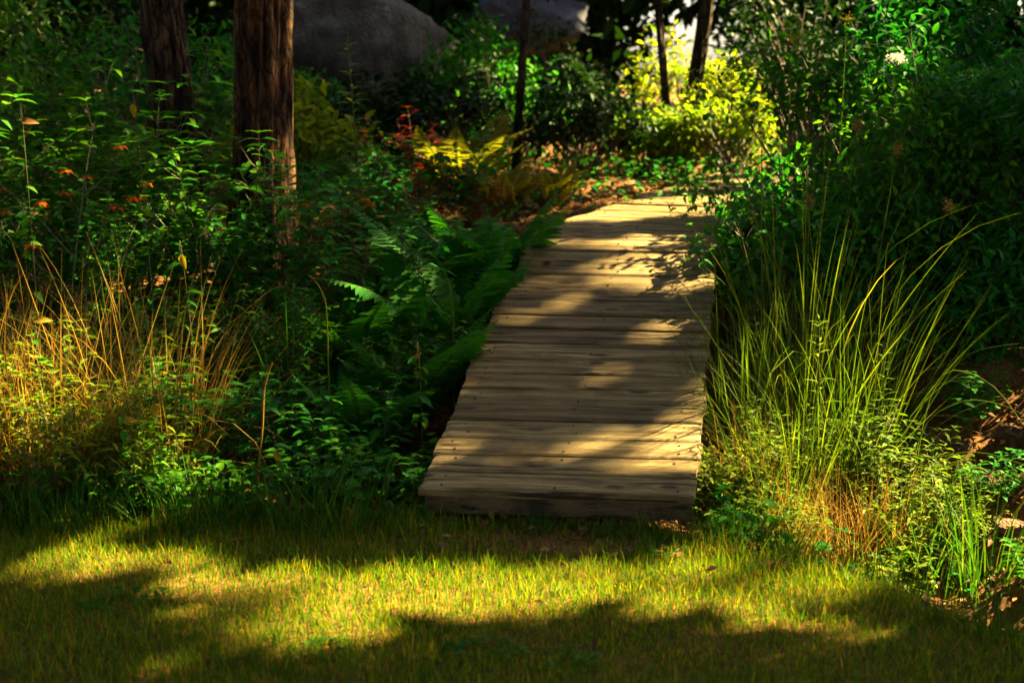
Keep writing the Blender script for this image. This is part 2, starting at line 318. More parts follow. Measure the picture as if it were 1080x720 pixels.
for u, v, r in [(508, 487, .05), (480, 486, .02), (724, 456, .045), (737, 411, .03), (640, 404, .03), (515, 399, .015), (495, 404, .01), (655, 356, .03), (690, 354, .01),
                (640, 311, .045), (575, 322, .01), (732, 300, .03), (664, 297, .02), (655, 250, .06), (610, 256, .04), (700, 497, .005), (560, 262, .01)]:
    beam(deck_pt(u, v), r)
for x, y, z, r in [(1.1, 9.6, 1.0, .5), (1.3, 10.4, 1.0, .55), (.87, 8.7, 1.0, .36), (.60, 8.45, .98, .16), (1.05, 9.1, 1.03, .36), (2.0, 9.6, 1.9, .4), (1.7, 9.3, 1.6, .3), (1.6, 11.5, 1.3, .6), (1.02, 9.9, 1.0, .34), (.75, 9.2, 1.0, .22), (.55, 8.7, 1.0, .15), (1.15, 10.5, 1.0, .4), (.35, 8.5, 1.0, .12)]: beam((x, y, z), r, z > 1.2)
for u, v, Y, r in [(55, 310, 5.65, .30), (20, 270, 5.7, .28), (85, 350, 5.6, .22), (120, 300, 5.7, .12), (10, 350, 5.6, .16), (40, 400, 5.5, .08),
                   (170, 350, 5.5, .09), (235, 438, 5.4, .08), (160, 436, 5.4, .05), (200, 400, 5.45, .05), (280, 450, 5.4, .07), (310, 480, 5.4, .05), (330, 325, 5.7, .05), (190, 280, 5.8, .05),
                   (330, 140, 8.6, .26), (345, 165, 8.5, .14), (385, 65, 8.8, .14), (490, 165, 9.6, .25), (455, 210, 8.8, .16), (300, 30, 8.0, .10), (285, 185, 8.0, .12), (270, 150, 8, .06), (195, 20, 8.3, .05),
                   (445, 120, 9.0, .12), (420, 185, 8.4, .10), (510, 135, 12, .4), (560, 190, 11, .3), (640, 40, 16, .4), (490, 95, 13, .3), (180, 40, 12, .2),
                   (35, 132, 6.4, .06), (140, 120, 6.4, .06), (10, 190, 6.3, .08), (60, 60, 7, .06), (200, 190, 7.2, .06), (440, 250, 7.6, .06),
                   (800, 360, 5.75, .11), (840, 400, 5.6, .13), (780, 430, 5.5, .05), (900, 330, 5.8, .18), (950, 400, 5.6, .22), (980, 450, 5.6, .18), (900, 470, 5.5, .15), (860, 300, 5.8, .10), (990, 350, 5.9, .14), (850, 460, 5.45, .10),
                   (748, 430, 5.5, .03), (760, 480, 5.4, .03), (810, 490, 5.3, .08), (1030, 410, 5.9, .12), (930, 560, 5.1, .1),
                   (1040, 500, 6.2, .22), (1020, 470, 6.4, .14), (1060, 530, 6.0, .16), (1065, 440, 6.4, .10),
                   (900, 30, 8, .12), (945, 60, 7.6, .10), (820, 200, 7.5, .1), (905, 133, 6, .05), (1000, 218, 6.2, .06), (770, 130, 9, .3), (690, 160, 11, .35), (730, 110, 13, 1.0), (720, 100, 15, 1.2), (745, 130, 12, .5), (500, 250, 7.2, .04), (470, 290, 6.8, .03), (520, 230, 7.6, .04), (100, 60, 8.2, .16), (40, 90, 7.8, .14), (230, 240, 7.0, .10), (150, 215, 7.3, .09), (370, 420, 5.8, .08), (420, 470, 5.6, .07), (380, 300, 6.8, .09), (340, 230, 7.5, .10), (230, 340, 6.2, .09), (650, 100, 13, .3), (690, 60, 16, .6), (800, 100, 9, .15), (830, 120, 7.6, .1), (975, 35, 7.6, .12)]:
    beam(at(u, v, Y), r, Y > 7)

for k in range(36):      # stray flecks of sun: on the lawn, the left bank and the right shrubs
    x_, y_ = BR.uniform(-1.5, 1.3), BR.uniform(3.6, 4.7); beam((x_, y_, 0), BR.uniform(0.01, .07))
for k in range(75):
    x_, y_ = BR.uniform(-3.0, -.3), BR.uniform(5.5, 9.5); beam((x_, y_, gz(x_, y_) + BR.uniform(.3, 1.1)), BR.uniform(.0, .07), True)
for k in range(34):
    x_, y_ = BR.uniform(1.2, 3.3), BR.uniform(6.8, 9.6); beam((x_, y_, gz(x_, y_) + BR.uniform(.6, 1.6)), BR.uniform(.0, .09), True)

# ------------------------------------------------------------------ ground
def axis(parts):
    out = []
    for a, b, s in parts: out += list(np.arange(a, b - 1e-6, s))
    return np.array(out + [parts[-1][1]])
gx = axis([(-45, -12, 3), (-12, -4.5, .6), (-4.5, 4.5, .07), (4.5, 12, .6), (12, 45, 3)])
gy = axis([(-20, 2, 2), (2, 3.3, .3), (3.3, 9.5, .07), (9.5, 16, .3), (16, 60, 2.5)])
X, Y = np.meshgrid(gx, gy); Z = height(X, Y)
rough = np.zeros_like(Z)
for i in range(X.shape[0]):
    for j in range(X.shape[1]):
        if abs(X[i, j]) < 5 and 3 < Y[i, j] < 16:
            rough[i, j] = mnoise.fractal(Vector((X[i, j] * 2.2, Y[i, j] * 2.2, 0)), .7, 2.0, 5)
dd = sm(Y - lawn_edge(X), .05, .5)
Z = Z + rough * (.10 * dd + .004)
ny, nx = X.shape; i, j = np.meshgrid(np.arange(ny - 1), np.arange(nx - 1), indexing='ij')
Q = np.stack([i * nx + j, i * nx + j + 1, (i + 1) * nx + j + 1, (i + 1) * nx + j], -1).reshape(-1, 4)
g = link('ground', np_mesh('ground', np.stack([X, Y, Z], -1).reshape(-1, 3), Q, M['soil'])); tag(g, kind='structure')

# ------------------------------------------------------------------ boardwalk
kf = 1.11
tl = np.cumsum([0, .133, .139, .128, .143, .144, .128, .151, .142, .170, .148, .155, .163, .160, .165, .150, .16])
tr_ = np.cumsum([0, .134, .150, .133, .138, .133, .148, .137, .145, .145, .148, .158, .155, .160, .160, .150, .16])
EL = [DA + DUP * t for t in tl]; ER = [DB + DUP * t for t in tr_]
yaw0 = math.atan2(DFW[0], DFW[1]); pL = EL[-1]; pR = ER[-1]; yaw = yaw0; wdt = np.linalg.norm(DB - DA); pit = RAMP
for k in range(24):     # the walk flattens and swings to the right
    if k < 6: yaw += R_(3.2); pit *= .88
    else: pit = R_(2.4)
    step = .16 if k >= 6 else .085
    f = np.array([math.sin(yaw) * math.cos(pit), math.cos(yaw) * math.cos(pit), math.sin(pit)])
    pR = pR + f * step; rt = np.array([math.cos(yaw), -math.sin(yaw), 0]); pL2 = pR - rt * wdt; pL2[2] = pR[2]; EL.append(pL2); ER.append(pR.copy())
rng = np.random.default_rng(5); random.seed(5)
bw = thing('boardwalk', 'weathered grey brown plank boardwalk rising from the lawn and bending right', 'boardwalk', (.17, 5.24, 0))
bwl = np.array(bw.location)
def plank_obj(a, b, c, d, name='plank', th=.038, gap=.004, parent=bw, nails=True, front=False):
    """board with corners a b (near edge, left to right) and d c (far edge)"""
    o = (a + b + c + d) / 4; ex = nrm((b + c) - (a + d)); ey = (d + c) - (a + b); ez = nrm(np.cross(ex, ey)); ey = np.cross(ez, ex)
    la, lb, lc, ld = [np.array([(p - o) @ ex, (p - o) @ ey]) for p in (a, b, c, d)]
    la[1] += gap; lb[1] += gap; lc[1] -= gap; ld[1] -= gap
    e1, e2 = rng.normal(0, .006), rng.normal(0, .006); la[0] += e1; ld[0] += e1; lb[0] += e2; lc[0] += e2
    nxx, nyy = 44, 5; sd_ = rng.uniform(0, 99); G = Geo(); top = np.zeros((nyy + 1, nxx + 1, 3))
    tilt = rng.normal(0, .004); cup = rng.normal(.001, .0015); bow = rng.normal(0, .004)
    for q in range(nyy + 1):
        for r in range(nxx + 1):
            s_, t_ = r / nxx, [0, .06, .33, .66, .94, 1][q]
            p = (la * (1 - s_) + lb * s_) * (1 - t_) + (ld * (1 - s_) + lc * s_) * t_
            edge = (q in (0, nyy))
            n_ = mnoise.noise(Vector((p[0] * 6 + sd_, t_ * 3, sd_))); n2 = mnoise.noise(Vector((p[0] * 28, t_ * 9 + sd_, 3)))
            z = n_ * .0022 + n2 * .0012 - (.006 if edge else 0) + tilt * (t_ - .5) * 2 + cup * (2 * t_ - 1) ** 2 * 2 + bow * (s_ - .5) ** 2
            if r in (0, nxx): z -= .004; p = p + np.array([rng.normal(0, .004), 0])
            if edge: p = p + np.array([0, (n_ * .0035 + n2 * .002) - (.0 if rng.random() > .03 else .0)])
            top[q, r] = (p[0], p[1], z)
    bot = top.copy(); bot[..., 2] = -th; m = (nyy + 1) * (nxx + 1)
    V = np.concatenate([top.reshape(-1, 3), bot.reshape(-1, 3)]); Qs = []
    def ix(q, r): return q * (nxx + 1) + r
    for q in range(nyy):
        for r in range(nxx):
            Qs.append([ix(q, r), ix(q, r + 1), ix(q + 1, r + 1), ix(q + 1, r)]); Qs.append([m + ix(q, r), m + ix(q + 1, r), m + ix(q + 1, r + 1), m + ix(q, r + 1)])
    for r in range(nxx):
        Qs.append([ix(0, r + 1), ix(0, r), m + ix(0, r), m + ix(0, r + 1)]); Qs.append([ix(nyy, r), ix(nyy, r + 1), m + ix(nyy, r + 1), m + ix(nyy, r)])
    for q in range(nyy):
        Qs.append([ix(q, 0), ix(q + 1, 0), m + ix(q + 1, 0), m + ix(q, 0)]); Qs.append([ix(q + 1, nxx), ix(q, nxx), m + ix(q, nxx), m + ix(q + 1, nxx)])
    nq = len(Qs); G.add(V, Qs)
    if nails:
        Lx = min(lb[0], lc[0]) - .075; L0 = max(la[0], ld[0]) + .075; hw = (min(lc[1], ld[1]) - max(la[1], lb[1])) / 2
        for xx in (L0, (L0 + Lx) / 2, Lx):
            for yy in (-.5, .5):
                cx, cy_ = xx + rng.normal(0, .012), yy * hw + rng.normal(0, .006); a_ = np.arange(8) * math.pi / 4; r_ = .0052
                ring = np.stack([cx + r_ * np.cos(a_), cy_ + r_ * np.sin(a_), np.full(8, .0035)], -1); G.add(np.concatenate([ring, ring - [0, 0, .006]]), [[0, 1, 2, 3], [0, 3, 4, 7], [4, 5, 6, 7]] + [[(i + 1) % 8, i, 8 + i, 8 + (i + 1) % 8] for i in range(8)])
    me = G.mesh(name, M['wood'], smooth=False); me.materials.append(M['nail'])
    if nails: me.polygons.foreach_set('material_index', np.array([0] * nq + [1] * (len(me.polygons) - nq), np.int32))
    ob = link(name, me, parent)
    mw = Matrix(((ex[0], ey[0], ez[0], o[0] - bwl[0]), (ex[1], ey[1], ez[1], o[1] - bwl[1]), (ex[2], ey[2], ez[2], o[2] - bwl[2]), (0, 0, 0, 1)))
    ob.matrix_local = mw
    return ob
for k in range(13, len(EL)): EL[k] = EL[k] + (ER[k] - EL[k]) * .03
for k in range(len(EL) - 1):
    gp = .0075 if k != 4 else .003
    if k in (8, 12, 15): gp = .012
    plank_obj(EL[k], ER[k], ER[k + 1], EL[k + 1], gap=gp * rng.uniform(.7, 1.4))
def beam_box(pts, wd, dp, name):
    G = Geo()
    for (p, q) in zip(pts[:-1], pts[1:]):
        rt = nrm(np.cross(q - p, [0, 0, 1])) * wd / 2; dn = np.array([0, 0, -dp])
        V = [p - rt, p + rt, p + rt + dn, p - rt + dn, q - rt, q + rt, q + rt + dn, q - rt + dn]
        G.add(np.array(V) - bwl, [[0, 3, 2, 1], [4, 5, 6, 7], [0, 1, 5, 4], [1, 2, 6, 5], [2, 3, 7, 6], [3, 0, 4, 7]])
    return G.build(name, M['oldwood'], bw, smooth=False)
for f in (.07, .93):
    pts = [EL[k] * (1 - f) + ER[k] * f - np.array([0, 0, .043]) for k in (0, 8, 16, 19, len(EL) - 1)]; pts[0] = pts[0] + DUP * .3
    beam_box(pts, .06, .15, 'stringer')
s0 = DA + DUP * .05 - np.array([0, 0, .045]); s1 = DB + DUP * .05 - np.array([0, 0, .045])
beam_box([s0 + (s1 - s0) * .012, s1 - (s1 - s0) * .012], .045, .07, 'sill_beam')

# ------------------------------------------------------------------ trees and rocks
def trunk_geo(path, rad, seed, n=84, ridge=.22, flare=.5):
    path = np.asarray(path, float); G = Geo(); m = 120 if n > 60 else 40; tt = np.linspace(0, 1, m) ** 1.6
    ks = np.linspace(0, 1, len(path)); P = np.stack([np.interp(tt, ks, path[:, c]) for c in range(3)], -1); th = np.linspace(0, 2 * math.pi, n, endpoint=False); V = []
    for k, t in enumerate(tt):
        r0 = rad * (1 - .45 * t) * (1 + flare * math.exp(-(P[k][2] - P[0][2]) / .22))
        for a in th:
            nz = mnoise.fractal(Vector((math.cos(a) * 3.2, math.sin(a) * 3.2, P[k][2] * .8 + seed)), .8, 2, 4); n2 = 1 - 2.4 * abs(mnoise.noise(Vector((math.cos(a) * 5.5 + seed + .25 * nz, math.sin(a) * 5.5, P[k][2] * 1.6)))) + .5 * mnoise.noise(Vector((math.cos(a) * 14 + seed, math.sin(a) * 14, P[k][2] * 7)))
            r = r0 * (1 + ridge * .7 * nz + ridge * .55 * n2)
            V.append(P[k] + np.array([math.cos(a) * r, math.sin(a) * r, 0]))
    i, j = np.meshgrid(np.arange(m - 1), np.arange(n), indexing='ij'); j2 = (j + 1) % n
    G.add(V, np.stack([i * n + j, i * n + j2, (i + 1) * n + j2, (i + 1) * n + j], -1).reshape(-1, 4)); return G, P
def leaf_cloud(centers, rc, per, L, wr, rng, dirbias=(0, 0, 0), flat=.6):
    C = np.repeat(centers, per, 0); rcc = np.repeat(np.broadcast_to(rc, len(centers)), per); n = len(C)
    P = C + nrm(rng.normal(size=(n, 3))) * (rcc * rng.random(n) ** .45)[:, None] * np.array([1, 1, .8])
    D = nrm(rng.normal(size=(n, 3)) + (P - C) / rcc[:, None] + np.array(dirbias)); Nn = nrm(rng.normal(size=(n, 3)) * flat + [0, 0, 1])
    Ls = L * rng.uniform(.6, 1.25, n); return P, D, Nn, Ls, Ls * wr
def crown_on(parent, centers, rc, per, L, wr, matname, rng, origin, name='crown', cut=True):
    P, D, Nn, Ls, Ws = leaf_cloud(centers, rc, per, L, wr, rng)
    if cut:
        k = ~open_sky(P, 1, .25, .06); P, D, Nn, Ls, Ws = P[k], D[k], Nn[k], Ls[k], Ws[k]
    G = Geo(); leaves(G, P - origin, D, Nn, Ls, Ws, .2, .12, 3); return G.build(name, M[matname], parent)
def tree(name, label, cat, path, rad, seed, bark='bark', crown=None, limbs=5, flare=.5, group=None, leafm='canopy', L=.16, per=70, rc=.9):
    path = np.asarray(path, float); rg = np.random.default_rng(seed); o = path[0].copy(); t = thing(name, label, cat, o, 0, group)
    G, P = trunk_geo(path - o, rad, seed, flare=flare); G.build('trunk', M[bark], t)
    if crown is not None:
        c, rx, rz, ncl = crown
        c = np.asarray(c, float); cs = c + nrm(rg.normal(size=(ncl, 3))) * (rg.random(ncl) ** .4)[:, None] * np.array([rx, rx, rz])
        for k in range(limbs):
            e = cs[k]; s_ = path[-1] * (.55 + .08 * k % .4) + path[0] * (1 - (.55 + .08 * k % .4)); mid = (s_ + e) / 2 + rg.normal(0, .15, 3)
            LG = Geo(); tube(LG, np.array([s_, (s_ * 2 + mid) / 3, mid, (mid + e) / 2, e]) - o, np.array([.35, .28, .2, .12, .04]) * rad, 7); LG.build('limb', M[bark], t)
        crown_on(t, cs, rc, per, L, .6, leafm, rg, o)
    return t
def tr_path(u0, v0, u1, v1, Yd, zt):
    a = at(u0, v0, Yd); b = at(u1, v1, Yd); d = (b - a) / (b - a)[2]; z0 = gz(a[0], Yd) - .05
    p0 = a + d * (z0 - a[2]); return [p0, p0 + d * (zt - z0) * .33 + [.02, 0, 0], p0 + d * (zt - z0) * .66 - [.02, 0, 0], p0 + d * (zt - z0)]
tree('tree', 'leaning dark barked tree at the left, the thinner of the two trunks', 'tree', tr_path(190, 170, 166, 0, 8.4, 6.5), .125, 3, 'darkbark', ((-2.9, 8.8, 6.6), 1.6, 1.3, 14))
tree('tree', 'straight reddish brown tree, the thicker of the two trunks on the left bank', 'tree', tr_path(275, 200, 275, 0, 8.0, 7.0), .158, 8, 'bark', ((-1.3, 9.2, 7.3), 1.8, 1.4, 16), flare=.8)
tree('tree', 'slender dark sapling trunk standing alone behind the end of the boardwalk', 'tree', tr_path(545, 150, 553, 0, 11.5, 6.0), .032, 12, 'darkbark', ((.1, 11.6, 6.2), 1.2, 1.0, 8), flare=.2)
tree('tree', 'thin dark trunk against the bright gap past the boardwalk end, leaning left', 'tree', tr_path(706, 150, 697, 60, 12.5, 5.5), .036, 15, 'darkbark', ((1.2, 12.8, 5.8), 1.1, .9, 6), flare=.2)
tree('tree', 'dark trunk on the right side of the bright gap past the boardwalk end', 'tree', tr_path(724, 150, 736, 60, 12.7, 6.5), .065, 17, 'darkbark', ((2.2, 13.2, 6.5), 1.4, 1.1, 10), flare=.2)
# unseen trees added towards the sun: crowns shade the scene, gaps cut for flecks
rg = np.random.default_rng(77)
NL = 90000
tp = np.stack([rg.uniform(-5.2, 4.4, NL), rg.uniform(2.2, 17, NL), rg.uniform(0, 1.0, NL)], -1)
tt = rg.uniform(13, 21, NL); CP = tp + S * tt[:, None]
CP = CP[~open_sky(CP, 1.0, .25, .065)]
own = [((9.5, 11.0), (9.5, 12.5)), ((13.5, 13.5), (12.2, 14.4)), ((13.0, 8.0), (14.0, 7.0)), ((12.0, 18.5), (11.0, 17.6))]
cc = np.array([o[0] for o in own]); idx = np.argmin(((CP[:, None, :2] - cc[None]) ** 2).sum(-1), 1)
clab = ['leafy tree beyond the right edge, its crown arching over the boardwalk', 'tall leafy tree far beyond the right edge, behind the shrubs', 'leafy tree off to the right above the earth bank', 'tallest leafy tree farthest back on the right']
for k in range(4):
    p = CP[idx == k]
    if len(p) < 50: continue
    tx, ty = own[k][1]
    o = np.array([tx, ty, gz(tx, ty) - .05]); t = thing('tree', clab[k], 'tree', o)
    G, _ = trunk_geo([[0, 0, 0], [.1, 0, 4], [0, .1, 8], [.05, .0, 12.5]], .24, 30 + k, 24); G.build('trunk', M['bark'], t)
    for q in range(7):
        e = p[rg.integers(len(p))]; s_ = o + [0, 0, 6.5 + q * .7]; mid = (s_ + e) / 2 + [0, 0, -.3]
        LG = Geo(); tube(LG, np.array([s_, mid, e]) - o, [.07, .05, .012], 6); LG.build('limb', M['bark'], t)
    n = len(p); G = Geo(); Ls = rg.uniform(.13, .24, n)
    leaves(G, p - o, rg.normal(size=(n, 3)), rg.normal(size=(n, 3)) * .7 + S, Ls, Ls * .62, .15, .1, 3); G.build('crown', M['canopy'], t)

# trees added to roof the lawn and the left bank: off the frame, they keep the sky out
for k, (x, y, cz_, r, lb) in enumerate([(-5.2, 5.5, 7.0, 3.6, 'leafy tree beyond the left edge, its crown roofing the left bank'), (-1.6, -2.5, 7.5, 4.2, 'leafy tree behind the photographer, its crown roofing the lawn'), (3.6, .5, 8.0, 3.6, 'leafy tree to the right of the photographer'), (7.5, 3.5, 6.5, 3.4, 'leafy tree far to the right, across the ditch'), (-6.5, 12, 7.5, 4.2, 'leafy tree deep in the woods at the left'), (-.8, 3.2, 9.5, 4.0, 'tallest tree, its crown high above the lawn'), (.9, 7.6, 12.5, 4.2, 'old tree far to the left, its crown high above the boardwalk')]):
    x0, y0 = (x, y) if k < 5 else ((-4.4, 1.0), (-5.0, 8.4))[k - 5]
    o = np.array([x0, y0, gz(x0, y0) - .05]); t = thing('tree', lb, 'tree', o); G, _ = trunk_geo([[0, 0, 0], [.1, 0, 2.5], [0, .1, 5], [.05, 0, cz_ + .5]], .19, 60 + k, 24); G.build('trunk', M['bark'], t)
    c = np.array([x * .72, y + 1.0, cz_]); n = 22000; P = c + nrm(rg.normal(size=(n, 3))) * (rg.random((n, 1)) ** .4) * np.array([r, r, 1.4]); P = P[~open_sky(P, 1, .25, .1)]; n = len(P)
    for q in range(6):
        LG = Geo(); e = P[rg.integers(n)]; s_ = o + [0, 0, 3.5 + q * .6]; tube(LG, np.array([s_, (s_ + e) / 2 - [0, 0, .2], e]) - o, [.07, .05, .012], 6); LG.build('limb', M['bark'], t)
    G = Geo(); Ls = rg.uniform(.26, .42, n); leaves(G, P - o, rg.normal(size=(n, 3)), rg.normal(size=(n, 3)) * .6 + [0, 0, 1], Ls, Ls * .62, .15, .1, 3); G.build('crown', M['canopy'], t)

def rock(name, label, cat, loc, size, seed, m, rz=0, n=64, amp=.28, group=None):
    G = Geo(); V = []
    rows = n // 2; rk = np.random.default_rng(seed + 400); facets = [(nrm(rk.normal(size=3)), rk.uniform(.66, .92)) for _ in range(13)]
    for a in range(rows + 1):
        ph = math.pi * a / rows
        for b in range(n):
            th = 2 * math.pi * b / n; d = Vector((math.sin(ph) * math.cos(th), math.sin(ph) * math.sin(th), math.cos(ph)))
            r = 1.12 + amp * mnoise.fractal(d * 1.3 + Vector((seed, 0, 0)), .9, 2, 5); c = mnoise.cell(d * 1.6 + Vector((seed, 3, 1))) * .08
            q_ = np.array(d) * (r + c)
            for fn, fd in facets:
                ex_ = q_ @ fn - fd
                if ex_ > 0: q_ = q_ - fn * ex_ * .93
            q_ = q_ * (1 + .05 * mnoise.fractal(Vector(q_) * 5 + Vector((seed, 1, 2)), .8, 2, 4))
            V.append(q_ * np.array(size))
    i, j = np.meshgrid(np.arange(rows), np.arange(n), indexing='ij'); j2 = (j + 1) % n
    G.add(V, np.stack([i * n + j, (i + 1) * n + j, (i + 1) * n + j2, i * n + j2], -1).reshape(-1, 4))
    o = G.build(name, M[m]); o.location = Vector(loc); o.rotation_euler = (0, 0, rz); return tag(o, label, cat, group)
p = at(385, 60, 12.2); rock('boulder', 'large rounded grey boulder behind the straight trunk, at the top of the photo', 'boulder', (p[0] - .15, 13.0, 2.0), (.95, .7, .62), 4, 'grey', .4)
p = at(560, 10, 15); rock('boulder', 'blue grey boulder farther back, behind the slender sapling', 'boulder', (p[0] - .1, 16, 2.35), (.75, .6, .34), 9, 'blue', .1)
for k, (u, v, s_, lb) in enumerate([(1048, 508, .17, 'largest brown stone in the sunlit earth bank at the right edge'), (1012, 470, .10, 'small brown stone beside the reed clump on the earth bank'), (1062, 455, .13, 'rounded brown stone highest on the sunlit earth bank'),
                                 (1070, 556, .12, 'brown stone lowest in the ditch at the right edge'), (1020, 535, .07, 'flat brown stone half buried below the largest bank stone')]):
    q = ground_at(u, v); rock('stone', lb, 'stone', (q[0], q[1], q[2] - s_ * .05), (s_ * .55, s_ * .5, s_ * .32), 20 + k, 'brownrock', k, group='brown stones on the earth bank')

# ------------------------------------------------------------------ plant builders
def stems_leafy(rng, h, nst, spread, ll, lw, nodes, br=.5, droop=.35, start=.2, pair=True, shape='ovate', lean=.25, petiole=.25):
    SG, LG = Geo(), Geo(); tips = []; P, D, Nn, Ls = [], [], [], []
    def stem(p0, d0, L, r, nn, depth):
        pts = curve_pts(p0, d0, L, rng.normal(0, .22, 3) + [0, 0, .15 if depth else -.05], 7, .05, rng); tube(SG, pts, np.linspace(r, r * .35, 8), 4); tips.append(pts[-1])
        for k in range(nn):
            t = (start if depth == 0 else .12) + (1 - (start if depth == 0 else .12)) * (k + rng.uniform(.2, .8)) / nn
            i = min(6, int(t * 7)); pt = pts[i] + (pts[i + 1] - pts[i]) * (t * 7 - i); ax = nrm(pts[i + 1] - pts[i]); a = k * 2.4 + rng.uniform(-.5, .5)
            for s_ in ((0, math.pi) if pair else (0,)):
                dr = np.array([math.cos(a + s_), math.sin(a + s_), 0]); dr = nrm(dr + ax * rng.uniform(.1, .8))
                L_ = ll * rng.uniform(.6, 1.15) * (1 - .35 * t); b = pt + dr * L_ * petiole; tube(SG, [pt, b], [r * .3 + .0005, r * .2 + .0004], 3)
                P.append(b); D.append(dr + [0, 0, rng.uniform(-.35, .15)]); Nn.append(np.array([0, 0, 1]) + rng.normal(0, .3, 3)); Ls.append(L_)
            if depth == 0 and rng.random() < br and t > .25 and t < .85:
                dr = nrm(np.array([math.cos(a + 1), math.sin(a + 1), .7])); stem(pt, dr, L * (1 - t) * rng.uniform(.5, .9) + .05, r * .6, max(2, int(nn * (1 - t) * .7)), 1)
        for q in range(3):
            a = rng.uniform(0, 6.3); P.append(pts[-1]); D.append([math.cos(a), math.sin(a), .5]); Nn.append([0, 0, 1]); Ls.append(ll * .55)
    for s_ in range(nst):
        a = rng.uniform(0, 6.3); rr = spread * rng.random() ** .6
        stem([rr * math.cos(a) * .5, rr * math.sin(a) * .5, -.03], [math.cos(a) * lean, math.sin(a) * lean, 1], h * rng.uniform(.65, 1.08), .0045 * (h ** .5), nodes, 0)
    leaves(LG, np.array(P), np.array(D), np.array(Nn), np.array(Ls), np.array(Ls) * lw, droop, .16, 5, shape)
    return SG, LG, np.array(tips)
def make(name, label, cat, SG, LG, leafm, loc=(0, 0, 0), stemm='stem', group=None, rz=0, part='foliage'):
    t = thing(name, label, cat, loc, rz, group)
    SG.build('stem', M[stemm], t); LG.build(part, M[leafm], t); return t
def flowers(rng, pts, size, matn, parent, name='flower', petals=5):
    for p in pts:
        G = Geo(); a = np.arange(petals) * 2 * math.pi / petals + rng.uniform(0, 6); D = np.stack([np.cos(a), np.sin(a), np.full(petals, -.3)], -1)
        leaves(G, np.repeat([p], petals, 0), D, np.tile([0, 0, 1.], (petals, 1)) + rng.normal(0, .3, (petals, 3)), size * rng.uniform(.8, 1.2, petals), size * .6, .3, .2, 3)
        G.build(name, M[matn], parent)
def fern_geo(rng, nf, L, curl=1.2, lean=.5):
    SG, LG = Geo(), Geo(); P, D, Nn, Ls = [], [], [], []
    for f in range(nf):
        a = 2 * math.pi * (f + rng.uniform(-.3, .3)) / nf; n = 30; Lf = L * rng.uniform(.7, 1.1); th = np.linspace(lean * rng.uniform(.4, 1.2), curl * rng.uniform(.7, 1.25), n + 1); st = Lf / n
        hs = np.concatenate([[0], np.cumsum(np.sin(th[:-1]) * st)]); z = np.concatenate([[0], np.cumsum(np.cos(th[:-1]) * st)])
        tw = a + np.linspace(0, rng.normal(0, .35), n + 1)
        pts = np.stack([hs * np.cos(tw), hs * np.sin(tw), z], -1); tube(SG, pts, np.linspace(.0035, .0008, n + 1), 4)
        for k in range(3, n):
            t = k / n; ax = nrm(pts[k + 1] - pts[k]); sd_ = np.array([-math.sin(a), math.cos(a), 0]); up = np.cross(ax, sd_); up = up if up[2] > 0 else -up
            ln = Lf * .27 * math.sin(math.pi * min(1, (t * .92 + .10))) ** .8 * (1 - .35 * t)
            for s_ in (-1, 1):
                P.append(pts[k]); D.append(sd_ * s_ + ax * .35 + rng.normal(0, .06, 3)); Nn.append(up); Ls.append(max(.012, ln))
    Ls = np.array(Ls); P = np.array(P); D = nrm(D); Nn = np.array(Nn)
    leaves(LG, P, D, Nn, Ls, Ls * .2 + .006, .25, .08, 5, 'strap'); return SG, LG
def rush_geo(rng, n, h, rad, wd, lean=.22, curl=.5, seg=6):
    G = Geo(); a = rng.uniform(0, 6.283, n); r = rad * rng.random(n) ** .6; base = np.stack([np.cos(a) * r, np.sin(a) * r, np.full(n, -.02)], -1)
    az = a + rng.normal(0, .6, n); blades(G, base, az, h * rng.uniform(.45, 1.08, n), wd * rng.uniform(.7, 1.3, n), np.abs(rng.normal(0, lean, n)), rng.gamma(1.5, curl / 1.5, n), seg, .8, rng); return G
def spike_geo(rng, h, nl, ll, lw, up=.55, start=.12, lean=.06):
    SG, LG = Geo(), Geo(); pts = curve_pts([0, 0, -.02], [rng.normal(0, lean), rng.normal(0, lean), 1], h, rng.normal(0, .08, 3), 8, .015, rng); tube(SG, pts, np.linspace(.005, .0018, 9), 5)
    t = np.sort(rng.uniform(start, 1, nl)); a = np.arange(nl) * 2.4; P = np.stack([np.interp(t * 8, range(9), pts[:, c]) for c in range(3)], -1)
    D = np.stack([np.cos(a), np.sin(a), up + rng.normal(0, .15, nl)], -1); L = ll * (1 - .55 * t ** 2) * rng.uniform(.8, 1.15, nl)
    leaves(LG, P, D, np.tile([0, 0, 1.], (nl, 1)) + rng.normal(0, .15, (nl, 3)), L, L * lw, .35, .15, 5, 'strap'); return SG, LG
ORD = ['first', 'second', 'third', 'fourth', 'fifth', 'sixth', 'seventh', 'eighth', 'ninth', 'tenth', 'eleventh', 'twelfth', 'thirteenth', 'fourteenth', 'fifteenth', 'sixteenth']
def row(protos, spots, lab, group, rng, smin=.85, smax=1.15):
    """spots (x, y[, scale]); protos are cycled; the first use moves the prototype itself"""
    for k, s_ in enumerate(spots):
        x, y = s_[0], s_[1]; scl = (s_[2] if len(s_) > 2 else 1) * rng.uniform(smin, smax); pr = protos[k % len(protos)]; loc = (x, y, gz(x, y)); rz = rng.uniform(0, 6.28); lb = lab(k, len(spots))
        if not pr.get('used'):
            pr['used'] = 1; t = pr['t']; t.location = Vector(loc); t.rotation_euler = (0, 0, rz); t.scale = (scl,) * 3; t['label'] = lb; t['group'] = group
        else: dup(pr['t'], loc, rz, scl, lb, group)
def proto(name, cat, SG, LG, leafm, stemm='stem', part='foliage'): return {'t': make(name, 'x', cat, SG, LG, leafm, (0, 0, -50), stemm, None, 0, part)}

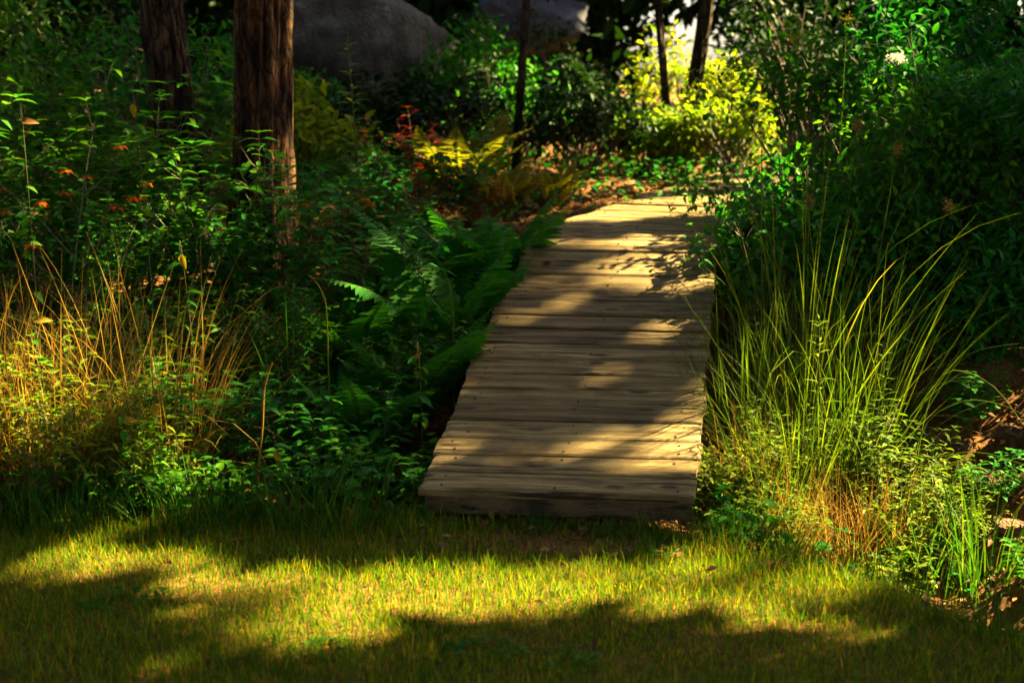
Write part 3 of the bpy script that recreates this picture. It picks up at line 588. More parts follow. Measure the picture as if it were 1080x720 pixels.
def deck_left(y): return -.354 + (y - 5.3) * .17
def deck_right(y): return .69 + (y - 5.18) * .17

# ------------------------------------------------------------------ lawn, litter and ground cover
rg = np.random.default_rng(11)
n = 190000; x = rg.uniform(-3.0, 2.4, n); y = 3.2 + rg.random(n) * 2.4; d = lawn_edge(x) - y
bare = np.exp(-((x - .15) / .5) ** 2 - ((y - 5.08) / .20) ** 2); k = (d > -.08 + .05 * rg.normal(size=n)) & (rg.random(n) > bare * .85); x, y = x[k], y[k]; n = len(x)
patch = np.array([mnoise.noise(Vector((a * 1.6, b * 1.6, 0))) for a, b in zip(x, y)])
G = Geo(); base = np.stack([x, y, height(x, y) - .004], -1)
blades(G, base, rg.uniform(0, 6.283, n), np.where(rg.random(n) < .10, rg.uniform(.05, .078, n), rg.uniform(.018, .048, n)) * (1 + .45 * patch) * (1 + .8 * np.exp(-np.clip(lawn_edge(x) - y, 0, None) / .10)), rg.uniform(.0020, .0046, n), np.abs(rg.normal(.1, .32, n)), rg.gamma(1.5, .45, n), 4, 1.5, rg)
tag(G.build('lawn_grass', M['lawn']), kind='stuff')
n = 46000; x = rg.uniform(-4.5, 4.5, n); y = rg.uniform(4.3, 13, n); d = y - lawn_edge(x); k = (d > -.02) | (rg.random(n) < .035) | ((np.abs(x - .15) < .6) & (d > -.3) & (rg.random(n) < .5)); x, y = x[k], y[k]; n = len(x)
G = Geo(); D = np.stack([rg.normal(size=n), rg.normal(size=n), rg.normal(0, .25, n)], -1); Nn = np.array([0, 0, 1]) + rg.normal(0, .35, (n, 3)); L = rg.uniform(.02, .06, n)
leaves(G, np.stack([x, y, height(x, y) + rg.uniform(.012, .035, n)], -1), D, Nn, L, L * .5, rg.uniform(-.3, .4, n), .2, 3); M['litter'] = leaf_mat('dead_leaf', [(0, (.06, .028, .012)), (.5, (.15, .07, .022)), (1, (.30, .16, .05))], .15, tint=(1, .9, .6))
tag(G.build('fallen_leaves', M['litter']), kind='stuff')
n = 16000; x = rg.uniform(-4.5, 4.2, n); y = rg.uniform(5.0, 14, n); d = y - lawn_edge(x)
k = (d > .05) & ~((x > deck_left(y) - .05) & (x < deck_right(y) + .05) & (y < 9)) & ~((x > 1.75) & (y < 7.2)); x, y = x[k], y[k]; n = len(x); z = height(x, y) + rg.uniform(.03, .22, n)
P = np.stack([x, y, z], -1); kk = ~open_sky(P, .6); P = P[kk]; n = len(P)
G = Geo(); D = np.stack([rg.normal(size=n), rg.normal(size=n), rg.normal(0, .3, n)], -1); L = rg.uniform(.03, .075, n); leaves(G, P, D, np.array([0, 0, 1]) + rg.normal(0, .4, (n, 3)), L, L * .55, .2, .15, 4)
tag(G.build('ground_cover', M['deep']), kind='stuff')

# ------------------------------------------------------------------ plant kinds
rp = np.random.default_rng(21)
def P_weed(h, **k):
    d = dict(nst=5, spread=.16, ll=.105, lw=.5, nodes=9, br=.6); d.update(k); return stems_leafy(rp, h, d.pop('nst'), d.pop('spread'), d.pop('ll'), d.pop('lw'), d.pop('nodes'), **d)
def protos(name, cat, leafm, gens, stemm='stem', part='foliage'): return [proto(name, cat, a, b, leafm, stemm, part) for a, b, *_ in gens]
low = protos('broadleaf_plant', 'plant', 'weed', [P_weed(.30, nst=6, spread=.18, ll=.085, lw=.58, nodes=4, lean=.5) for _ in range(3)])
lowlime = protos('broadleaf_plant', 'plant', 'lime', [P_weed(.34, nst=5, spread=.14, ll=.075, lw=.6, nodes=5, lean=.45) for _ in range(2)])
mid = protos('leafy_weed', 'plant', 'deep', [P_weed(.62, nst=6, spread=.22, nodes=8) for _ in range(3)])
tall = protos('tall_weed', 'plant', 'weed', [P_weed(1.0, nst=6, spread=.26, ll=.125, lw=.36, nodes=11, br=.7) for _ in range(3)])
tall2 = protos('tall_weed', 'plant', 'deep', [P_weed(1.15, nst=6, spread=.3, ll=.135, lw=.42, nodes=11, br=.8) for _ in range(3)])
def two(G): return G
def grassp(name, cat, gens, m):
    out = []
    for a in gens:
        t = thing(name, 'x', cat, (0, 0, -50)); a.build('blades', M[m], t); t.children[0]['kind'] = 'stuff'; out.append({'t': t})
    return out
tuft = grassp('grass_tuft', 'grass tuft', [rush_geo(rp, 90, .26, .10, .005, .4, .9, 5) for _ in range(3)], 'blade')
straw = grassp('straw_clump', 'dry grass', [rush_geo(rp, 230, 1.05, .24, .0055, .30, 1.1, 8) for _ in range(3)], 'straw')
sedge = grassp('tall_grass', 'tall grass', [rush_geo(rp, 70, .75, .14, .008, .30, 1.0, 7) for _ in range(2)], 'blade')
rushp = grassp('rush_clump', 'rush', [rush_geo(rp, 130, 1.35, .19, .0060, .25, .75, 9) for _ in range(3)], 'rush')
ferns = protos('fern', 'fern', 'fern', [fern_geo(rp, 9, .62) for _ in range(2)], part='fronds')
fernsy = protos('fern', 'fern', 'fernyellow', [fern_geo(rp, 9, .6)], part='fronds')
gold = protos('goldenrod_stalk', 'plant', 'lime', [spike_geo(rp, 1.0, 46, .11, .17) for _ in range(2)])
reds = protos('red_leaved_plant', 'plant', 'red', [P_weed(.55, nst=5, spread=.16, ll=.07, lw=.5, nodes=7) for _ in range(2)], 'redstem')
for pr in low + lowlime + mid + tall + tall2 + ferns + fernsy + gold + reds:
    for ch in pr['t'].children:
        if ch.name.split('.')[0] in ('foliage', 'fronds'): pass

rr = np.random.default_rng(33)
def jit(pts, s=.06): return [(x + rr.normal(0, s), y + rr.normal(0, s)) + tuple(r) for x, y, *r in pts]
# left bank, row by row from the lawn up to the trees
row(tuft, jit([(-.62 - .19 * k, 5.24) for k in range(11)], .03), lambda k, n: f'green grass tuft at the left lawn edge, {ORD[k]} from the boardwalk', 'grass tufts along the left lawn edge', rr, 1.0, 1.55)
row(low, jit([(-.58 - .24 * k, 5.50) for k in range(8)], .05), lambda k, n: f'low broad leaved plant just behind the left lawn edge, {ORD[k]} from the boardwalk', 'broad leaved plants behind the left lawn edge', rr)
row(straw, jit([(-2.15, 5.75), (-1.95, 5.70), (-1.75, 5.76), (-1.55, 5.82), (-1.38, 5.88, .8), (-2.35, 5.9)], .03), lambda k, n: f'clump of dry golden stalks in the left bank, {ORD[[5, 3, 2, 1, 0, 4][k]]} from the boardwalk' if k != 3 else 'clump of dry golden stalks in the left bank, second from the boardwalk', 'dry stalk clumps in the left bank', rr)
row(mid, jit([(-.62 - .26 * k, 5.95) for k in range(8)], .05), lambda k, n: f'knee high dark green weed low on the left bank, {ORD[k]} from the boardwalk', 'knee high weeds low on the left bank', rr, .7, .95)
row(tall, jit([(-.72 - .29 * k, 6.55) for k in range(8)], .06), lambda k, n: f'narrow leaved weed halfway up the left bank, {ORD[k]} from the boardwalk', 'narrow leaved weeds halfway up the left bank', rr, .6, .85)
row(tall2, jit([(-.75 - .34 * k, 7.25) for k in range(8)], .06), lambda k, n: f'tall dark leaved weed in front of the left trunks, {ORD[k]} from the boardwalk', 'tall weeds in front of the left trunks', rr, .62, .9)
row(tall, jit([(-1.75, 7.7, 1.2), (-2.1, 7.9, 1.25), (-2.45, 7.8, 1.3), (-2.75, 7.9, 1.35), (-2.3, 8.3, 1.4), (-3.0, 8.2, 1.4)], .05), lambda k, n: f'waist high narrow leaved weed left of the leaning trunk, {ORD[k]} in from it', 'waist high weeds left of the leaning trunk', rr, .9, 1.1)
row(mid, jit([(-.55, 8.3), (-.95, 8.5), (-1.35, 8.8), (-.25, 8.9), (-.75, 9.2), (-1.2, 9.5)], .05), lambda k, n: f'bushy green weed right of the thick trunk, {ORD[k]} from its foot', 'bushy weeds right of the thick trunk', rr, .8, 1.1)
row(sedge, jit([(-.95, 6.35), (-1.25, 6.9), (-2.35, 7.0), (-.62, 7.0), (-1.85, 6.3)], .05), lambda k, n: ['long arching green grass clump nearest the left side of the boardwalk planks', 'long arching grass clump below the thick trunk', 'long arching grass clump at the far left of the bank', 'long arching grass clump behind the ferns beside the boardwalk', 'long arching grass clump behind the dry golden stalks'][k], 'arching grass clumps in the left bank', rr)
row(ferns, [(-.30, 7.0, 1.35), (-.48, 6.5, 1.2), (-.12, 7.7, 1.3), (-.78, 6.9, 1.3), (-.42, 7.65, 1.4), (-.66, 6.2, .9)], lambda k, n: ['green fern touching the middle of the left boardwalk edge', 'green fern lowest beside the left boardwalk edge', 'green fern at the left corner where the boardwalk bends', 'green fern second out from the left boardwalk edge', 'green fern behind the others, left of the boardwalk bend', 'small green fern below the others near the left bank weeds'][k], 'green ferns left of the boardwalk', rr)
row(fernsy, [(-.33, 9.7, 1.25), (-.05, 9.1, .9), (.25, 9.6, .8)], lambda k, n: ['large yellowing fern behind the green ferns', 'yellowing fern beside the boardwalk bend', 'small yellowing fern behind the boardwalk bend'][k], 'yellowing ferns behind the bend', rr)
row(reds, [(-.42, 8.85, .85), (-.62, 9.5, 1.5), (-.15, 8.75, .7), (1.32, 11.6, 1.0)], lambda k, n: ['low red leaved plant in front of the yellowing fern', 'tall red leaved plant left of the yellowing fern', 'small red leaved plant beside the boardwalk bend', 'orange red plant at the far end of the boardwalk'][k], 'red leaved plants', rr)
# lit goldenrod stalk behind, and those in the clump on the right
row(gold, [(-.92, 8.9, 1.25), (1.33, 5.75, .88), (1.62, 5.9, .72), (1.1, 6.0, .75)], lambda k, n: ['single sunlit goldenrod stalk in front of the grey boulder', 'upright goldenrod stalk in the middle of the right grass clump', 'goldenrod stalk at the right side of the right grass clump', 'goldenrod stalk between the boardwalk and the right grass clump'][k], 'goldenrod stalks', rr, 1, 1)
# right of the boardwalk
row(rushp, [(1.20, 5.75, .78), (1.42, 5.9, .82), (1.02, 6.05, .82), (1.30, 6.3, 1.18), (1.62, 6.2, .72), (1.05, 5.55, .55)], lambda k, n: ['tall green rush clump in front, centre of the right grass clump', 'tall green rush clump right of the centre one', 'tall green rush clump close to the right boardwalk edge', 'tallest green rush clump behind the centre one', 'tall green rush clump farthest from the boardwalk, under the shrubs', 'short green rush clump beside the right boardwalk edge'][k], 'rush clumps right of the boardwalk', rr, 1, 1)
row(straw, [(1.12, 5.45, .48), (1.32, 5.42, .44), (1.5, 5.5, .5), (1.0, 5.68, .5)], lambda k, n: ['dry tan grass clump at the left of the right rushes', 'dry tan grass clump at the foot of the right rushes', 'dry tan grass clump leaning towards the earth bank', 'dry tan grass clump touching the right boardwalk edge'][k], 'dry grass in the right clump', rr, 1, 1)
row(tuft, jit([(.86, 5.12), (1.02, 4.98), (1.16, 4.80), (1.28, 4.62), (1.4, 4.42), (1.52, 4.2), (.98, 5.2), (1.25, 5.0), (1.42, 4.85), (1.55, 5.05), (1.12, 5.25)], .02), lambda k, n: f'green grass tuft at the right lawn edge, {ORD[k]} from the boardwalk', 'grass tufts along the right lawn edge', rr, .6, 1.15)
row(lowlime, [(.84, 5.42), (.88, 5.75, .9), (.98, 5.3, .8), (1.0, 6.1, .9), (1.62, 5.45, .9), (1.78, 5.7, .8), (1.5, 5.3, .8)], lambda k, n: ['yellow green leafy plant at the front right corner of the boardwalk', 'yellow green leafy plant leaning over the right boardwalk edge', 'yellow green leafy plant one step right of the boardwalk corner', 'yellow green leafy plant between the rushes and the boardwalk', 'yellow green leafy plant right of the rushes', 'yellow green leafy plant beside the earth bank', 'yellow green leafy plant in front of the rushes'][k], 'yellow green plants right of the boardwalk', rr)
limew = protos('leafy_weed', 'plant', 'lime', [P_weed(.6, nst=7, spread=.25, ll=.08, lw=.3, nodes=10, br=.9) for _ in range(2)])
row(limew, [(.92, 5.5, .65), (1.05, 5.3, .45), (1.38, 5.28, .4), (1.60, 5.5, .6), (1.72, 5.7, .65), (1.16, 5.8, .72), (1.5, 5.9, .72), (1.78, 5.45, .5)], lambda k, n: ['narrow leaved yellow green weed beside the front of the right boardwalk edge', 'narrow leaved yellow green weed in front of the rushes, nearest the lawn', 'narrow leaved yellow green weed at the foot of the dry tan grass', 'narrow leaved yellow green weed right of the dry tan grass', 'narrow leaved yellow green weed next to the earth bank', 'tall narrow leaved weed among the left rushes', 'tall narrow leaved weed among the right rushes', 'small narrow leaved weed over the ditch'][k], 'narrow leaved weeds in the right clump', rr)
row(limew, jit([(-2.2, 5.6, 1.0), (-1.95, 5.55, 1.1), (-1.7, 5.6, 1.0), (-1.45, 5.65, .9), (-2.05, 5.85, 1.4), (-1.65, 5.95, 1.3)], .03), lambda k, n: ['sunlit weed in front of the dry stalks at the far left edge', 'sunlit weed in front of the dry stalks, second from the left edge', 'sunlit weed in front of the middle of the dry stalks', 'sunlit weed in front of the right end of the dry stalks', 'taller sunlit weed behind the left dry stalks', 'taller sunlit weed behind the right dry stalks'][k], 'sunlit weeds among the dry stalks', rr)
row(sedge, [(1.62, 5.3, .8), (1.78, 5.15, .7), (1.4, 5.25, .6)], lambda k, n: ['arching green grass clump above the ditch', 'arching green grass clump lowest in the ditch', 'arching green grass clump between rushes and ditch'][k], 'arching grass by the ditch', rr)
row(low, [(1.75, 4.75, .7), (1.95, 5.0, .8), (.86, 5.2, .6), (-.42, 5.62, .9), (-.38, 5.85, .8), (-.34, 5.36, .45)], lambda k, n: ['low plant in the ditch nearest the lawn edge', 'low plant in the ditch below the brown stones', 'low plant under the front right corner of the boardwalk', 'low plant leaning on the left boardwalk edge near the front', 'low plant on the left boardwalk edge, just above the front one', 'smallest low plant at the front left boardwalk corner'][k], 'low plants round the boardwalk front', rr)

# ------------------------------------------------------------------ shrubs (each grown for its own spot)
def shrub(name, label, loc, w_, h_, seed, leafm, L=.068, per=60, ncl=26, rc=.24, group=None, wr=.5, cat='shrub', cut=1.0, stemm='twig', rc_=None):
    rg = np.random.default_rng(seed); o = np.array([loc[0], loc[1], gz(*loc[:2])]); t = thing(name, label, cat, o, 0, group)
    dr = nrm(rg.normal(size=(ncl, 3)) * [1, 1, .9]); dr[:, 2] = np.abs(dr[:, 2]) * 1.1 - .25; lump = rg.uniform(.55, 1.1, ncl)
    cs = np.stack([dr[:, 0] * w_ * .5 * lump, dr[:, 1] * w_ * .5 * lump, h_ * .42 + dr[:, 2] * h_ * .52 * lump], -1); cs[:, 2] = np.maximum(cs[:, 2], .12)
    SG = Geo()
    for k in range(ncl):
        if open_sky([cs[k] + o, cs[k] * .7 + o], cut, .1).any(): continue
        b = np.array([rg.normal(0, .05), rg.normal(0, .05), -.03]); e = cs[k] * 1.05; mid = (b + e) / 2 + [0, 0, h_ * .12] + rg.normal(0, .05, 3)
        tt = np.linspace(0, 1, 7)[:, None]; pts = b * (1 - tt) ** 2 + 2 * mid * tt * (1 - tt) + e * tt ** 2; tube(SG, pts, np.linspace(.010, .0025, 7), 4)
        for q in range(5):
            s_ = pts[3 + q % 4]; e2 = s_ + nrm(rg.normal(size=3) + [0, 0, .3]) * rc * rg.uniform(.5, 1.1); tube(SG, [s_, (s_ + e2) / 2 + rg.normal(0, .01, 3), e2], [.003, .002, .001], 3)
    SG.build('branches', M[stemm], t)
    P, D, Nn, Ls, Ws = leaf_cloud(cs, rc * rg.uniform(.7, 1.2, ncl), per, L, wr, rg, (0, 0, .1), .45)
    k = (P[:, 2] > .03) & ~open_sky(P + o, cut, .15, .085); G = Geo(); leaves(G, P[k], D[k], Nn[k], Ls[k], Ws[k], .3, .15, 4); G.build('foliage', M[leafm], t); return t
sh = [((1.52, 7.2), .95, 1.1, 'leafy shrub nearest the boardwalk on its right side', 'deep'), ((2.05, 7.3), 1.2, 1.45, 'leafy green shrub behind the tall rushes', 'weed'), ((2.7, 7.3), 1.2, 1.4, 'leafy shrub above the earth bank at the right edge', 'deep'),
      ((1.75, 8.3), 1.3, 1.5, 'tall leafy shrub beside the boardwalk bend', 'weed'), ((2.4, 8.3), 1.4, 1.6, 'tall shrub behind the rushes, under the white flower', 'deep'), ((3.05, 8.4), 1.2, .9, 'tall shrub at the top right below the bright sky gap', 'weed'),
      ((1.95, 9.6), 1.2, 1.5, 'bright yellow green shrub right of the sunlit end of the boardwalk', 'lime'), ((2.6, 9.6), 1.3, 1.6, 'dense shrub at the back of the right bank', 'deep'), ((4.0, 9.3), 1.5, 1.2, 'dense shrub beyond the right edge of the bank', 'deep'), ((3.3, 7.2), 1.0, 1.2, 'shrub overhanging the earth bank beyond the right edge', 'deep'), ((2.2, 6.75), .8, .6, 'low shrub at the top of the earth bank, beside the rushes', 'deep'), ((2.62, 6.8), .8, .6, 'low shrub at the top of the earth bank, at the right edge', 'deep')]
for k, (l, w_, h_, lb, lm) in enumerate(sh): shrub('leafy_shrub', lb, l, w_, h_, 100 + k, lm, .052 if k % 2 else .06, 125, 32, .25, 'leafy shrubs on the right bank')
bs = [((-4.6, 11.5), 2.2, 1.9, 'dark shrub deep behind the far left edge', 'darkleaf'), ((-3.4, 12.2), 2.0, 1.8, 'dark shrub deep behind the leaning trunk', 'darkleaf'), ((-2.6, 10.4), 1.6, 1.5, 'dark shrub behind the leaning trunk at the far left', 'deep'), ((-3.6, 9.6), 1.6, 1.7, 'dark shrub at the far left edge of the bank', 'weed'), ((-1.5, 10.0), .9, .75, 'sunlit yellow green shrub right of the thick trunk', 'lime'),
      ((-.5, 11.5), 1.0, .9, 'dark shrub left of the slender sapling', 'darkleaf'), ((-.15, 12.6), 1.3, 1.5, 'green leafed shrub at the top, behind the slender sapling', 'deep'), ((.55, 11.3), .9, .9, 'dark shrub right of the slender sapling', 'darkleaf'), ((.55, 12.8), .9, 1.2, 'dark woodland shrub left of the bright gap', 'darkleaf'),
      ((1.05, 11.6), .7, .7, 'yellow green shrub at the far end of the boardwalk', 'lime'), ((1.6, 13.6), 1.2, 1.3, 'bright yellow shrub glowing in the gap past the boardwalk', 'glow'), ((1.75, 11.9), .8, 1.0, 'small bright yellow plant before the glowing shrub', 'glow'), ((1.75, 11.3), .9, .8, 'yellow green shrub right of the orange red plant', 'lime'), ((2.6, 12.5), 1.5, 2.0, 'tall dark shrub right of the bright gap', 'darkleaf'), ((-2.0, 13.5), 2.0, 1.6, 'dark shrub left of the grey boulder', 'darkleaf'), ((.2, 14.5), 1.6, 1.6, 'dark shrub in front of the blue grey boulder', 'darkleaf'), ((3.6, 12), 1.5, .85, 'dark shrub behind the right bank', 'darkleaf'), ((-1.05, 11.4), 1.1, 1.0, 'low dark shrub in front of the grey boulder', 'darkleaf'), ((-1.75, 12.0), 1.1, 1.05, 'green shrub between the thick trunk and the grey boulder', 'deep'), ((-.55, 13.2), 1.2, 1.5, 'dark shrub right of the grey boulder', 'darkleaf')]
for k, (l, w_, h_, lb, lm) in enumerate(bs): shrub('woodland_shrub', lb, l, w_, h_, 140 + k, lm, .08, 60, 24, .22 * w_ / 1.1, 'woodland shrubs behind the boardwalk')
# far woods: one mass, with an unseen leaf ring added against sky light
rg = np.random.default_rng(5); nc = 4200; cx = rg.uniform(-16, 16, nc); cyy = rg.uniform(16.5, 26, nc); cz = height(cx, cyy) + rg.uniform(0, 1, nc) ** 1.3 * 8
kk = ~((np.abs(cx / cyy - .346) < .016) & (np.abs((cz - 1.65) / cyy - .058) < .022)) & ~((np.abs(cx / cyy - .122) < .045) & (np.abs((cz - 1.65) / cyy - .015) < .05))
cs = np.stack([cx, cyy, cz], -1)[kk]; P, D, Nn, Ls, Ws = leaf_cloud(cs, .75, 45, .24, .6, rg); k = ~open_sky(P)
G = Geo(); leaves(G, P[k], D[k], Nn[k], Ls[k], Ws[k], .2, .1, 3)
nc = 950; an = rg.uniform(R_(-70), R_(250), nc); rr_ = rg.uniform(11, 15, nc); an = np.where(an > R_(250), 0, an)     # unseen ring of leaves added round the camera to cut sky light
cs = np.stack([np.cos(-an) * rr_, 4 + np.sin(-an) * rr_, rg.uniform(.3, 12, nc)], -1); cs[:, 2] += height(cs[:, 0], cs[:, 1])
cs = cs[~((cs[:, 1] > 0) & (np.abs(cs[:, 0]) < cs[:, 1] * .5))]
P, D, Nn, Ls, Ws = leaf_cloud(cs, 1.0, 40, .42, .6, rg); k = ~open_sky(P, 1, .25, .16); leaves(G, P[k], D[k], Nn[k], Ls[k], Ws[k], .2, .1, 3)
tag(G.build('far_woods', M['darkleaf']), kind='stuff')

# ------------------------------------------------------------------ flowers, seed heads, single stems and leaves
rf = np.random.default_rng(9)
ft = thing('jewelweed', 'orange flowered weed left of the leaning trunk', 'plant', (-2.3, 7.0, gz(-2.3, 7.0)))
SG, LG, tips = P_weed(1.25, nst=9, spread=.45, ll=.08, lw=.48, nodes=9, br=.9); SG.build('stem', M['stem'], ft); LG.build('foliage', M['weed'], ft)
flowers(rf, tips[tips[:, 2] > .55][:16], .044, 'orange', ft)
f2 = thing('jewelweed', 'orange flowered weed in front of the thick trunk', 'plant', (-1.35, 7.4, gz(-1.35, 7.4)))
SG, LG, tips = P_weed(.85, nst=6, spread=.35, ll=.08, lw=.48, nodes=8, br=.8); SG.build('stem', M['stem'], f2); LG.build('foliage', M['weed'], f2); flowers(rf, tips[tips[:, 2] > .4][:8], .036, 'orange', f2)
def stalk(name, label, cat, pts, r=.003, matn='rush', head=None, group=None, blade=0):
    pts = np.array(pts, float); o = pts[0].copy(); t = thing(name, label, cat, o, 0, group); G = Geo(); m = 14; tt = np.linspace(0, 1, m); c = []
    n = len(pts) - 1
    for q in tt:    # smooth curve through the points
        i = min(int(q * n), n - 1); f = q * n - i; p0, p1, p2, p3 = pts[max(i - 1, 0)], pts[i], pts[i + 1], pts[min(i + 2, n)]
        c.append(.5 * ((2 * p1) + (-p0 + p2) * f + (2 * p0 - 5 * p1 + 4 * p2 - p3) * f * f + (-p0 + 3 * p1 - 3 * p2 + p3) * f ** 3))
    c = np.array(c) - o; tube(G, c, np.linspace(r, r * .3, m), 4); G.build('stem', M[matn], t)
    if head:
        H = Geo(); e = c[-1]; k = head.get('n', 40); R = head.get('r', .03); D = nrm(rf.normal(size=(k, 3)) + [0, 0, .4]); leaves(H, e + D * R * rf.uniform(0, .9, (k, 1)) * head.get('s', np.array([1, 1, 1.2])), D, rf.normal(size=(k, 3)), R * head.get('l', .5), R * .17, .1, .1, 3)
        H.build('seed_head', M[head.get('m', 'tuft')], t)
    return t
def base_at(x, y): return np.array([x, y, gz(x, y) - .02])
hd = dict(n=170, r=.024, s=np.array([1, 1, 1.5]))
for (bx, by), (u, v, Yd), lb in [((1.35, 6.1), (905, 133, 6.2), 'brown tufted seed stalk rising left of the others above the rushes'), ((1.6, 6.2), (1000, 218, 6.3), 'brown tufted seed stalk at the right of the rushes'), ((1.3, 6.2), (854, 213, 6.4), 'pale green tufted seed stalk before the shrub beside the boardwalk'), ((1.15, 6.4), (803, 143, 6.5), 'thin brown seed stalk leaning over the boardwalk bend'), ((1.5, 6.2), (947, 158, 6.2), 'narrow brown seed stalk between the tufted ones')]:
    e = at(u, v, Yd); b = base_at(bx, by); stalk('seed_stalk', lb, 'seed stalk', [b, b * .6 + e * .4 + [0, 0, .06], e * .75 + b * .25 + [0, 0, .04], e], .0035, 'rush', hd, 'tufted seed stalks above the rushes')
for pts, lb in [([(830, 330, 6.0), (790, 190, 6.0), (745, 105, 5.95), (706, 33, 5.9)], 'long green grass stem leaning left over the boardwalk end'), ([(800, 430, 5.8), (766, 380, 5.8), (725, 320, 5.75), (675, 272, 5.7)], 'green grass stem crossing the right half of the planks'),
                ([(810, 400, 5.9), (770, 350, 5.9), (720, 300, 5.9), (672, 262, 5.9)], 'thin grass stem above and beside the crossing one'), ([(860, 300, 6.2), (838, 165, 6.2), (790, 178, 6.1), (728, 198, 6.0)], 'bent grass stem pointing left across the sunlit boardwalk end'),
                ([(800, 330, 6.3), (770, 235, 6.3), (728, 228, 6.2), (690, 244, 6.1)], 'drooping grass stem hanging over the boardwalk bend')]:
    q = [at(*p) for p in pts]; b = base_at(q[0][0] + .05, q[0][1]); stalk('leaning_grass', lb, 'grass stem', [b] + q, .0028, 'rush', dict(n=26, r=.02) if 'drooping' in lb or 'above' in lb else None, 'grass stems leaning over the boardwalk')
for pts, lb in [([(975, 440, 5.7), (1000, 392, 5.6), (1045, 405, 5.5), (1078, 446, 5.4)], 'upper arching grass blade over the earth bank'), ([(970, 460, 5.6), (1010, 425, 5.5), (1050, 425, 5.4), (1085, 440, 5.3)], 'middle arching grass blade over the earth bank'), ([(960, 500, 5.5), (1000, 480, 5.4), (1040, 478, 5.3), (1085, 492, 5.2)], 'lowest arching grass blade over the earth bank'),
                ([(975, 420, 6.0), (1000, 392, 6), (1030, 370, 6), (1075, 362, 6)], 'reddish grass stem reaching right below the shrubs')]:
    q = [at(*p) for p in pts]; b = base_at(q[0][0] - .05, q[0][1]); stalk('arching_grass', lb, 'grass blade', [b] + q, .0038, 'rush', None, 'arching blades over the earth bank')
q = [at(*p) for p in [(272, 500, 5.45), (277, 450, 5.45), (279, 410, 5.45), (287, 383, 5.4)]]; stalk('dry_stalk', 'bent pale dry stalk standing alone at the left lawn edge', 'dry stalk', [base_at(q[0][0] - .02, 5.45)] + q, .006, 'straw')
q = [at(*p) for p in [(478, 330, 6.4), (470, 290, 6.4), (455, 268, 6.4), (430, 266, 6.4)]]; stalk('arching_grass', 'pale arching grass blade among the dark weeds left of the boardwalk', 'grass blade', [base_at(q[0][0], 6.4)] + q, .0035, 'rush')
q = [at(*p) for p in [(345, 340, 6.0), (340, 310, 6.0), (332, 296, 6.0), (325, 290, 6.0)]]; stalk('arching_grass', 'short pale grass blade halfway up the left bank', 'grass blade', [base_at(q[0][0], 6.0)] + q, .004, 'rush')
p = at(945, 62, 7.5); b = base_at(p[0] - .05, 7.6); stalk('white_flower', 'single white flower head high on the right shrubs', 'flower', [b, b * .5 + p * .5, p], .004, 'rush', dict(n=260, r=.048, m='white', s=np.array([1.3, 1.1, .6]), l=.22))
for (u, v, Yd), lb in [((893, 22, 7.6), 'small yellow flower head at the top, left of the white flower'), ((836, 42, 7.8), 'small yellow flower head left of the shrubs at the top')]:
    p = at(u, v, Yd); b = base_at(p[0] - .02, Yd); stalk('yellow_flower', lb, 'flower', [b, b * .5 + p * .5, p], .004, 'rush', dict(n=50, r=.035, m='gold'), 'yellow flower heads')
def single_leaf(name, label, p, D, Nn, L, W, m, group=None):
    G = Geo(); leaves(G, [[0, 0, 0]], [D], [Nn], np.array([L]), np.array([W]), .3, .18, 7); o = G.build(name, M[m]); o.location = Vector(p); return tag(o, label, 'leaf', group)
for u, v, Yd, L, D, lb in [(163, 428, 5.35, .085, (.1, -.2, -1), 'large yellow leaf hanging lowest in the left bank, right of its darker twin'), (128, 446, 5.35, .075, (1, -.2, .1), 'olive yellow leaf lying flat beside the large hanging yellow leaf'), (22, 131, 6.3, .09, (1, -.1, .1), 'orange tan leaf at the far left edge among the flowers'), (140, 112, 6.3, .085, (.1, -.1, -1), 'pale yellow leaf hanging left of the leaning trunk'),
                           (190, 272, 5.9, .08, (.5, -.3, -1), 'narrow yellow leaf in the middle of the left bank'), (290, 478, 5.35, .07, (.3, -.2, -.7), 'yellow leaf beside the bent dry stalk'), (34, 340, 5.5, .09, (1, -.2, .1), 'bright yellow green leaf in the sunlit dry stalks'), (440, 375, 5.9, .05, (-.3, -.2, -1), 'reddish brown leaf in the dark weeds left of the boardwalk')]:
    e = at(u, v, Yd); bx, by = e[0] + .05 * math.sin(u), Yd + .08; b_ = base_at(bx, by); tp = e + np.array([0, 0, .012]); t = stalk('yellow_leaved_stem', lb.replace(' leaf ', ' leaf on a thin stem, ') if False else lb, 'leaf', [b_, b_ * .5 + tp * .5 + [.01, 0, .03], tp + [.004, .01, .03], tp], .0022, 'stem', None, 'coloured leaves in the left bank')
    LG = Geo(); o_ = np.array(t.location); sg = LG; leaves(LG, [tp - o_], [D], [(.2, -1, .4)], np.array([L * .72]), np.array([L * .36]), .7, .25, 7); LG.build('leaf', M['autumn'] if 'yellow' in lb else M['litter'], t)
    LG = Geo(); hs = rf.uniform(.45, 1.0, 9); aa = rf.uniform(0, 6.28, 9); pp = b_ + (tp - b_) * hs[:, None] - o_ + [0, 0, .02]; ln = rf.uniform(.05, .085, 9); leaves(LG, pp, np.stack([np.cos(aa), np.sin(aa), rf.uniform(-.4, .3, 9)], -1), np.array([0, 0, 1]) + rf.normal(0, .3, (9, 3)), ln, ln * .5, .4, .18, 5); LG.build('foliage', M['weed'], t)
p = deck_pt(572, 279); single_leaf('fallen_foliage', 'dry red brown leaf lying on the boardwalk planks', p + DN * .012, (1, .1, .03), DN, .07, .035, 'red')
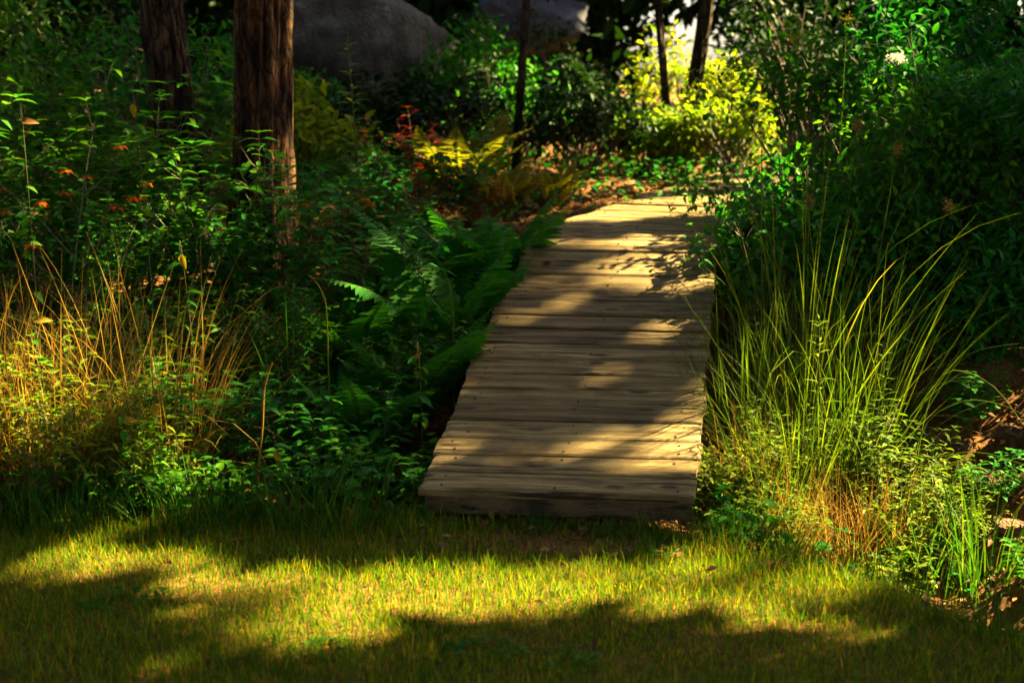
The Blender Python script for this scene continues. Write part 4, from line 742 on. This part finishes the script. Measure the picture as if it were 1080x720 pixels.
p = ground_at(436, 552); single_leaf('fallen_foliage', 'long pale yellow green leaf on the ground at the front left boardwalk corner', p + [0, 0, .03], (1, .05, .1), (0, -.5, 1), .17, .045, 'lime')
# clover and twigs on the lawn
cl = protos('clover_patch', 'plant', 'weed', [P_weed(.07, nst=26, spread=.16, ll=.030, lw=.85, nodes=2, br=0, lean=.6) for _ in range(2)])
row(cl, [tuple(ground_at(u, v)[:2]) for u, v in [(700, 583), (338, 690), (510, 692), (205, 560), (830, 585), (600, 700), (130, 640), (660, 560)]], lambda k, n: ['clover patch on the lawn just right of the boardwalk front', 'clover patch in the dark lawn at the bottom, left of centre', 'clover patch in the dark lawn at the bottom, near the centre', 'clover patch in front of the grass tufts at the left', 'clover patch at the foot of the right grass clump', 'clover patch lowest on the lawn, right of centre', 'clover patch on the shaded lawn at the left', 'clover patch under the front edge of the boardwalk'][k], 'clover patches in the lawn', rr, .8, 1.2)
for k, (u, v, L, a, lb) in enumerate([(548, 545, .13, .5, 'short reddish twig lying at the middle of the boardwalk front'), (590, 548, .22, -.7, 'long pale twig lying in front of the boardwalk'), (690, 556, .12, .2, 'small twig lying at the right of the boardwalk front'), (500, 560, .10, 2.2, 'small crooked twig at the left of the boardwalk front'), (1062, 480, .22, 1.9, 'thin bare branch lying high on the earth bank')]):
    q = ground_at(u, v); G = Geo(); d = np.array([math.cos(a), math.sin(a) * .6, 0]); pts = np.array([-d * L / 2, d * L * -.1 + [0, .012, .012], d * L * .2 + [0, -.008, .008], d * L / 2]); tube(G, pts, [.004, .0035, .003, .0015], 5); tube(G, [pts[1], pts[1] + [L * .12, L * .2, .02]], [.002, .001], 4)
    o = G.build('twig', M['twig'] if k != 0 else M['redstem']); o.location = Vector(q + [0, 0, .018]); tag(o, lb, 'twig', 'twigs on the ground')
row(tuft, [(-.2, 5.2, .5), (.1, 5.19, .45), (.33, 5.17, .5), (.52, 5.15, .55), (.74, 5.10, .7), (-.42, 5.22, .7)], lambda k, n: ['small grass tuft against the boardwalk front, left of centre', 'small grass tuft against the middle of the boardwalk front', 'small grass tuft against the boardwalk front, right of centre', 'small grass tuft against the right part of the boardwalk front', 'grass tuft at the front right boardwalk corner', 'grass tuft at the front left boardwalk corner'][k], 'grass tufts along the boardwalk front', rr)
row(mid, [(2.05, 6.15, .6), (2.4, 6.45, .6), (1.95, 5.55, .5), (2.3, 5.95, .45), (2.6, 6.5, .6)], lambda k, n: ['leafy weed on the earth bank nearest the rushes', 'leafy weed on the upper earth bank', 'leafy weed at the ditch side of the earth bank', 'smallest leafy weed on the earth bank, among the stones', 'leafy weed on the earth bank beyond the right edge'][k], 'weeds on the earth bank', rr, .9, 1.1)
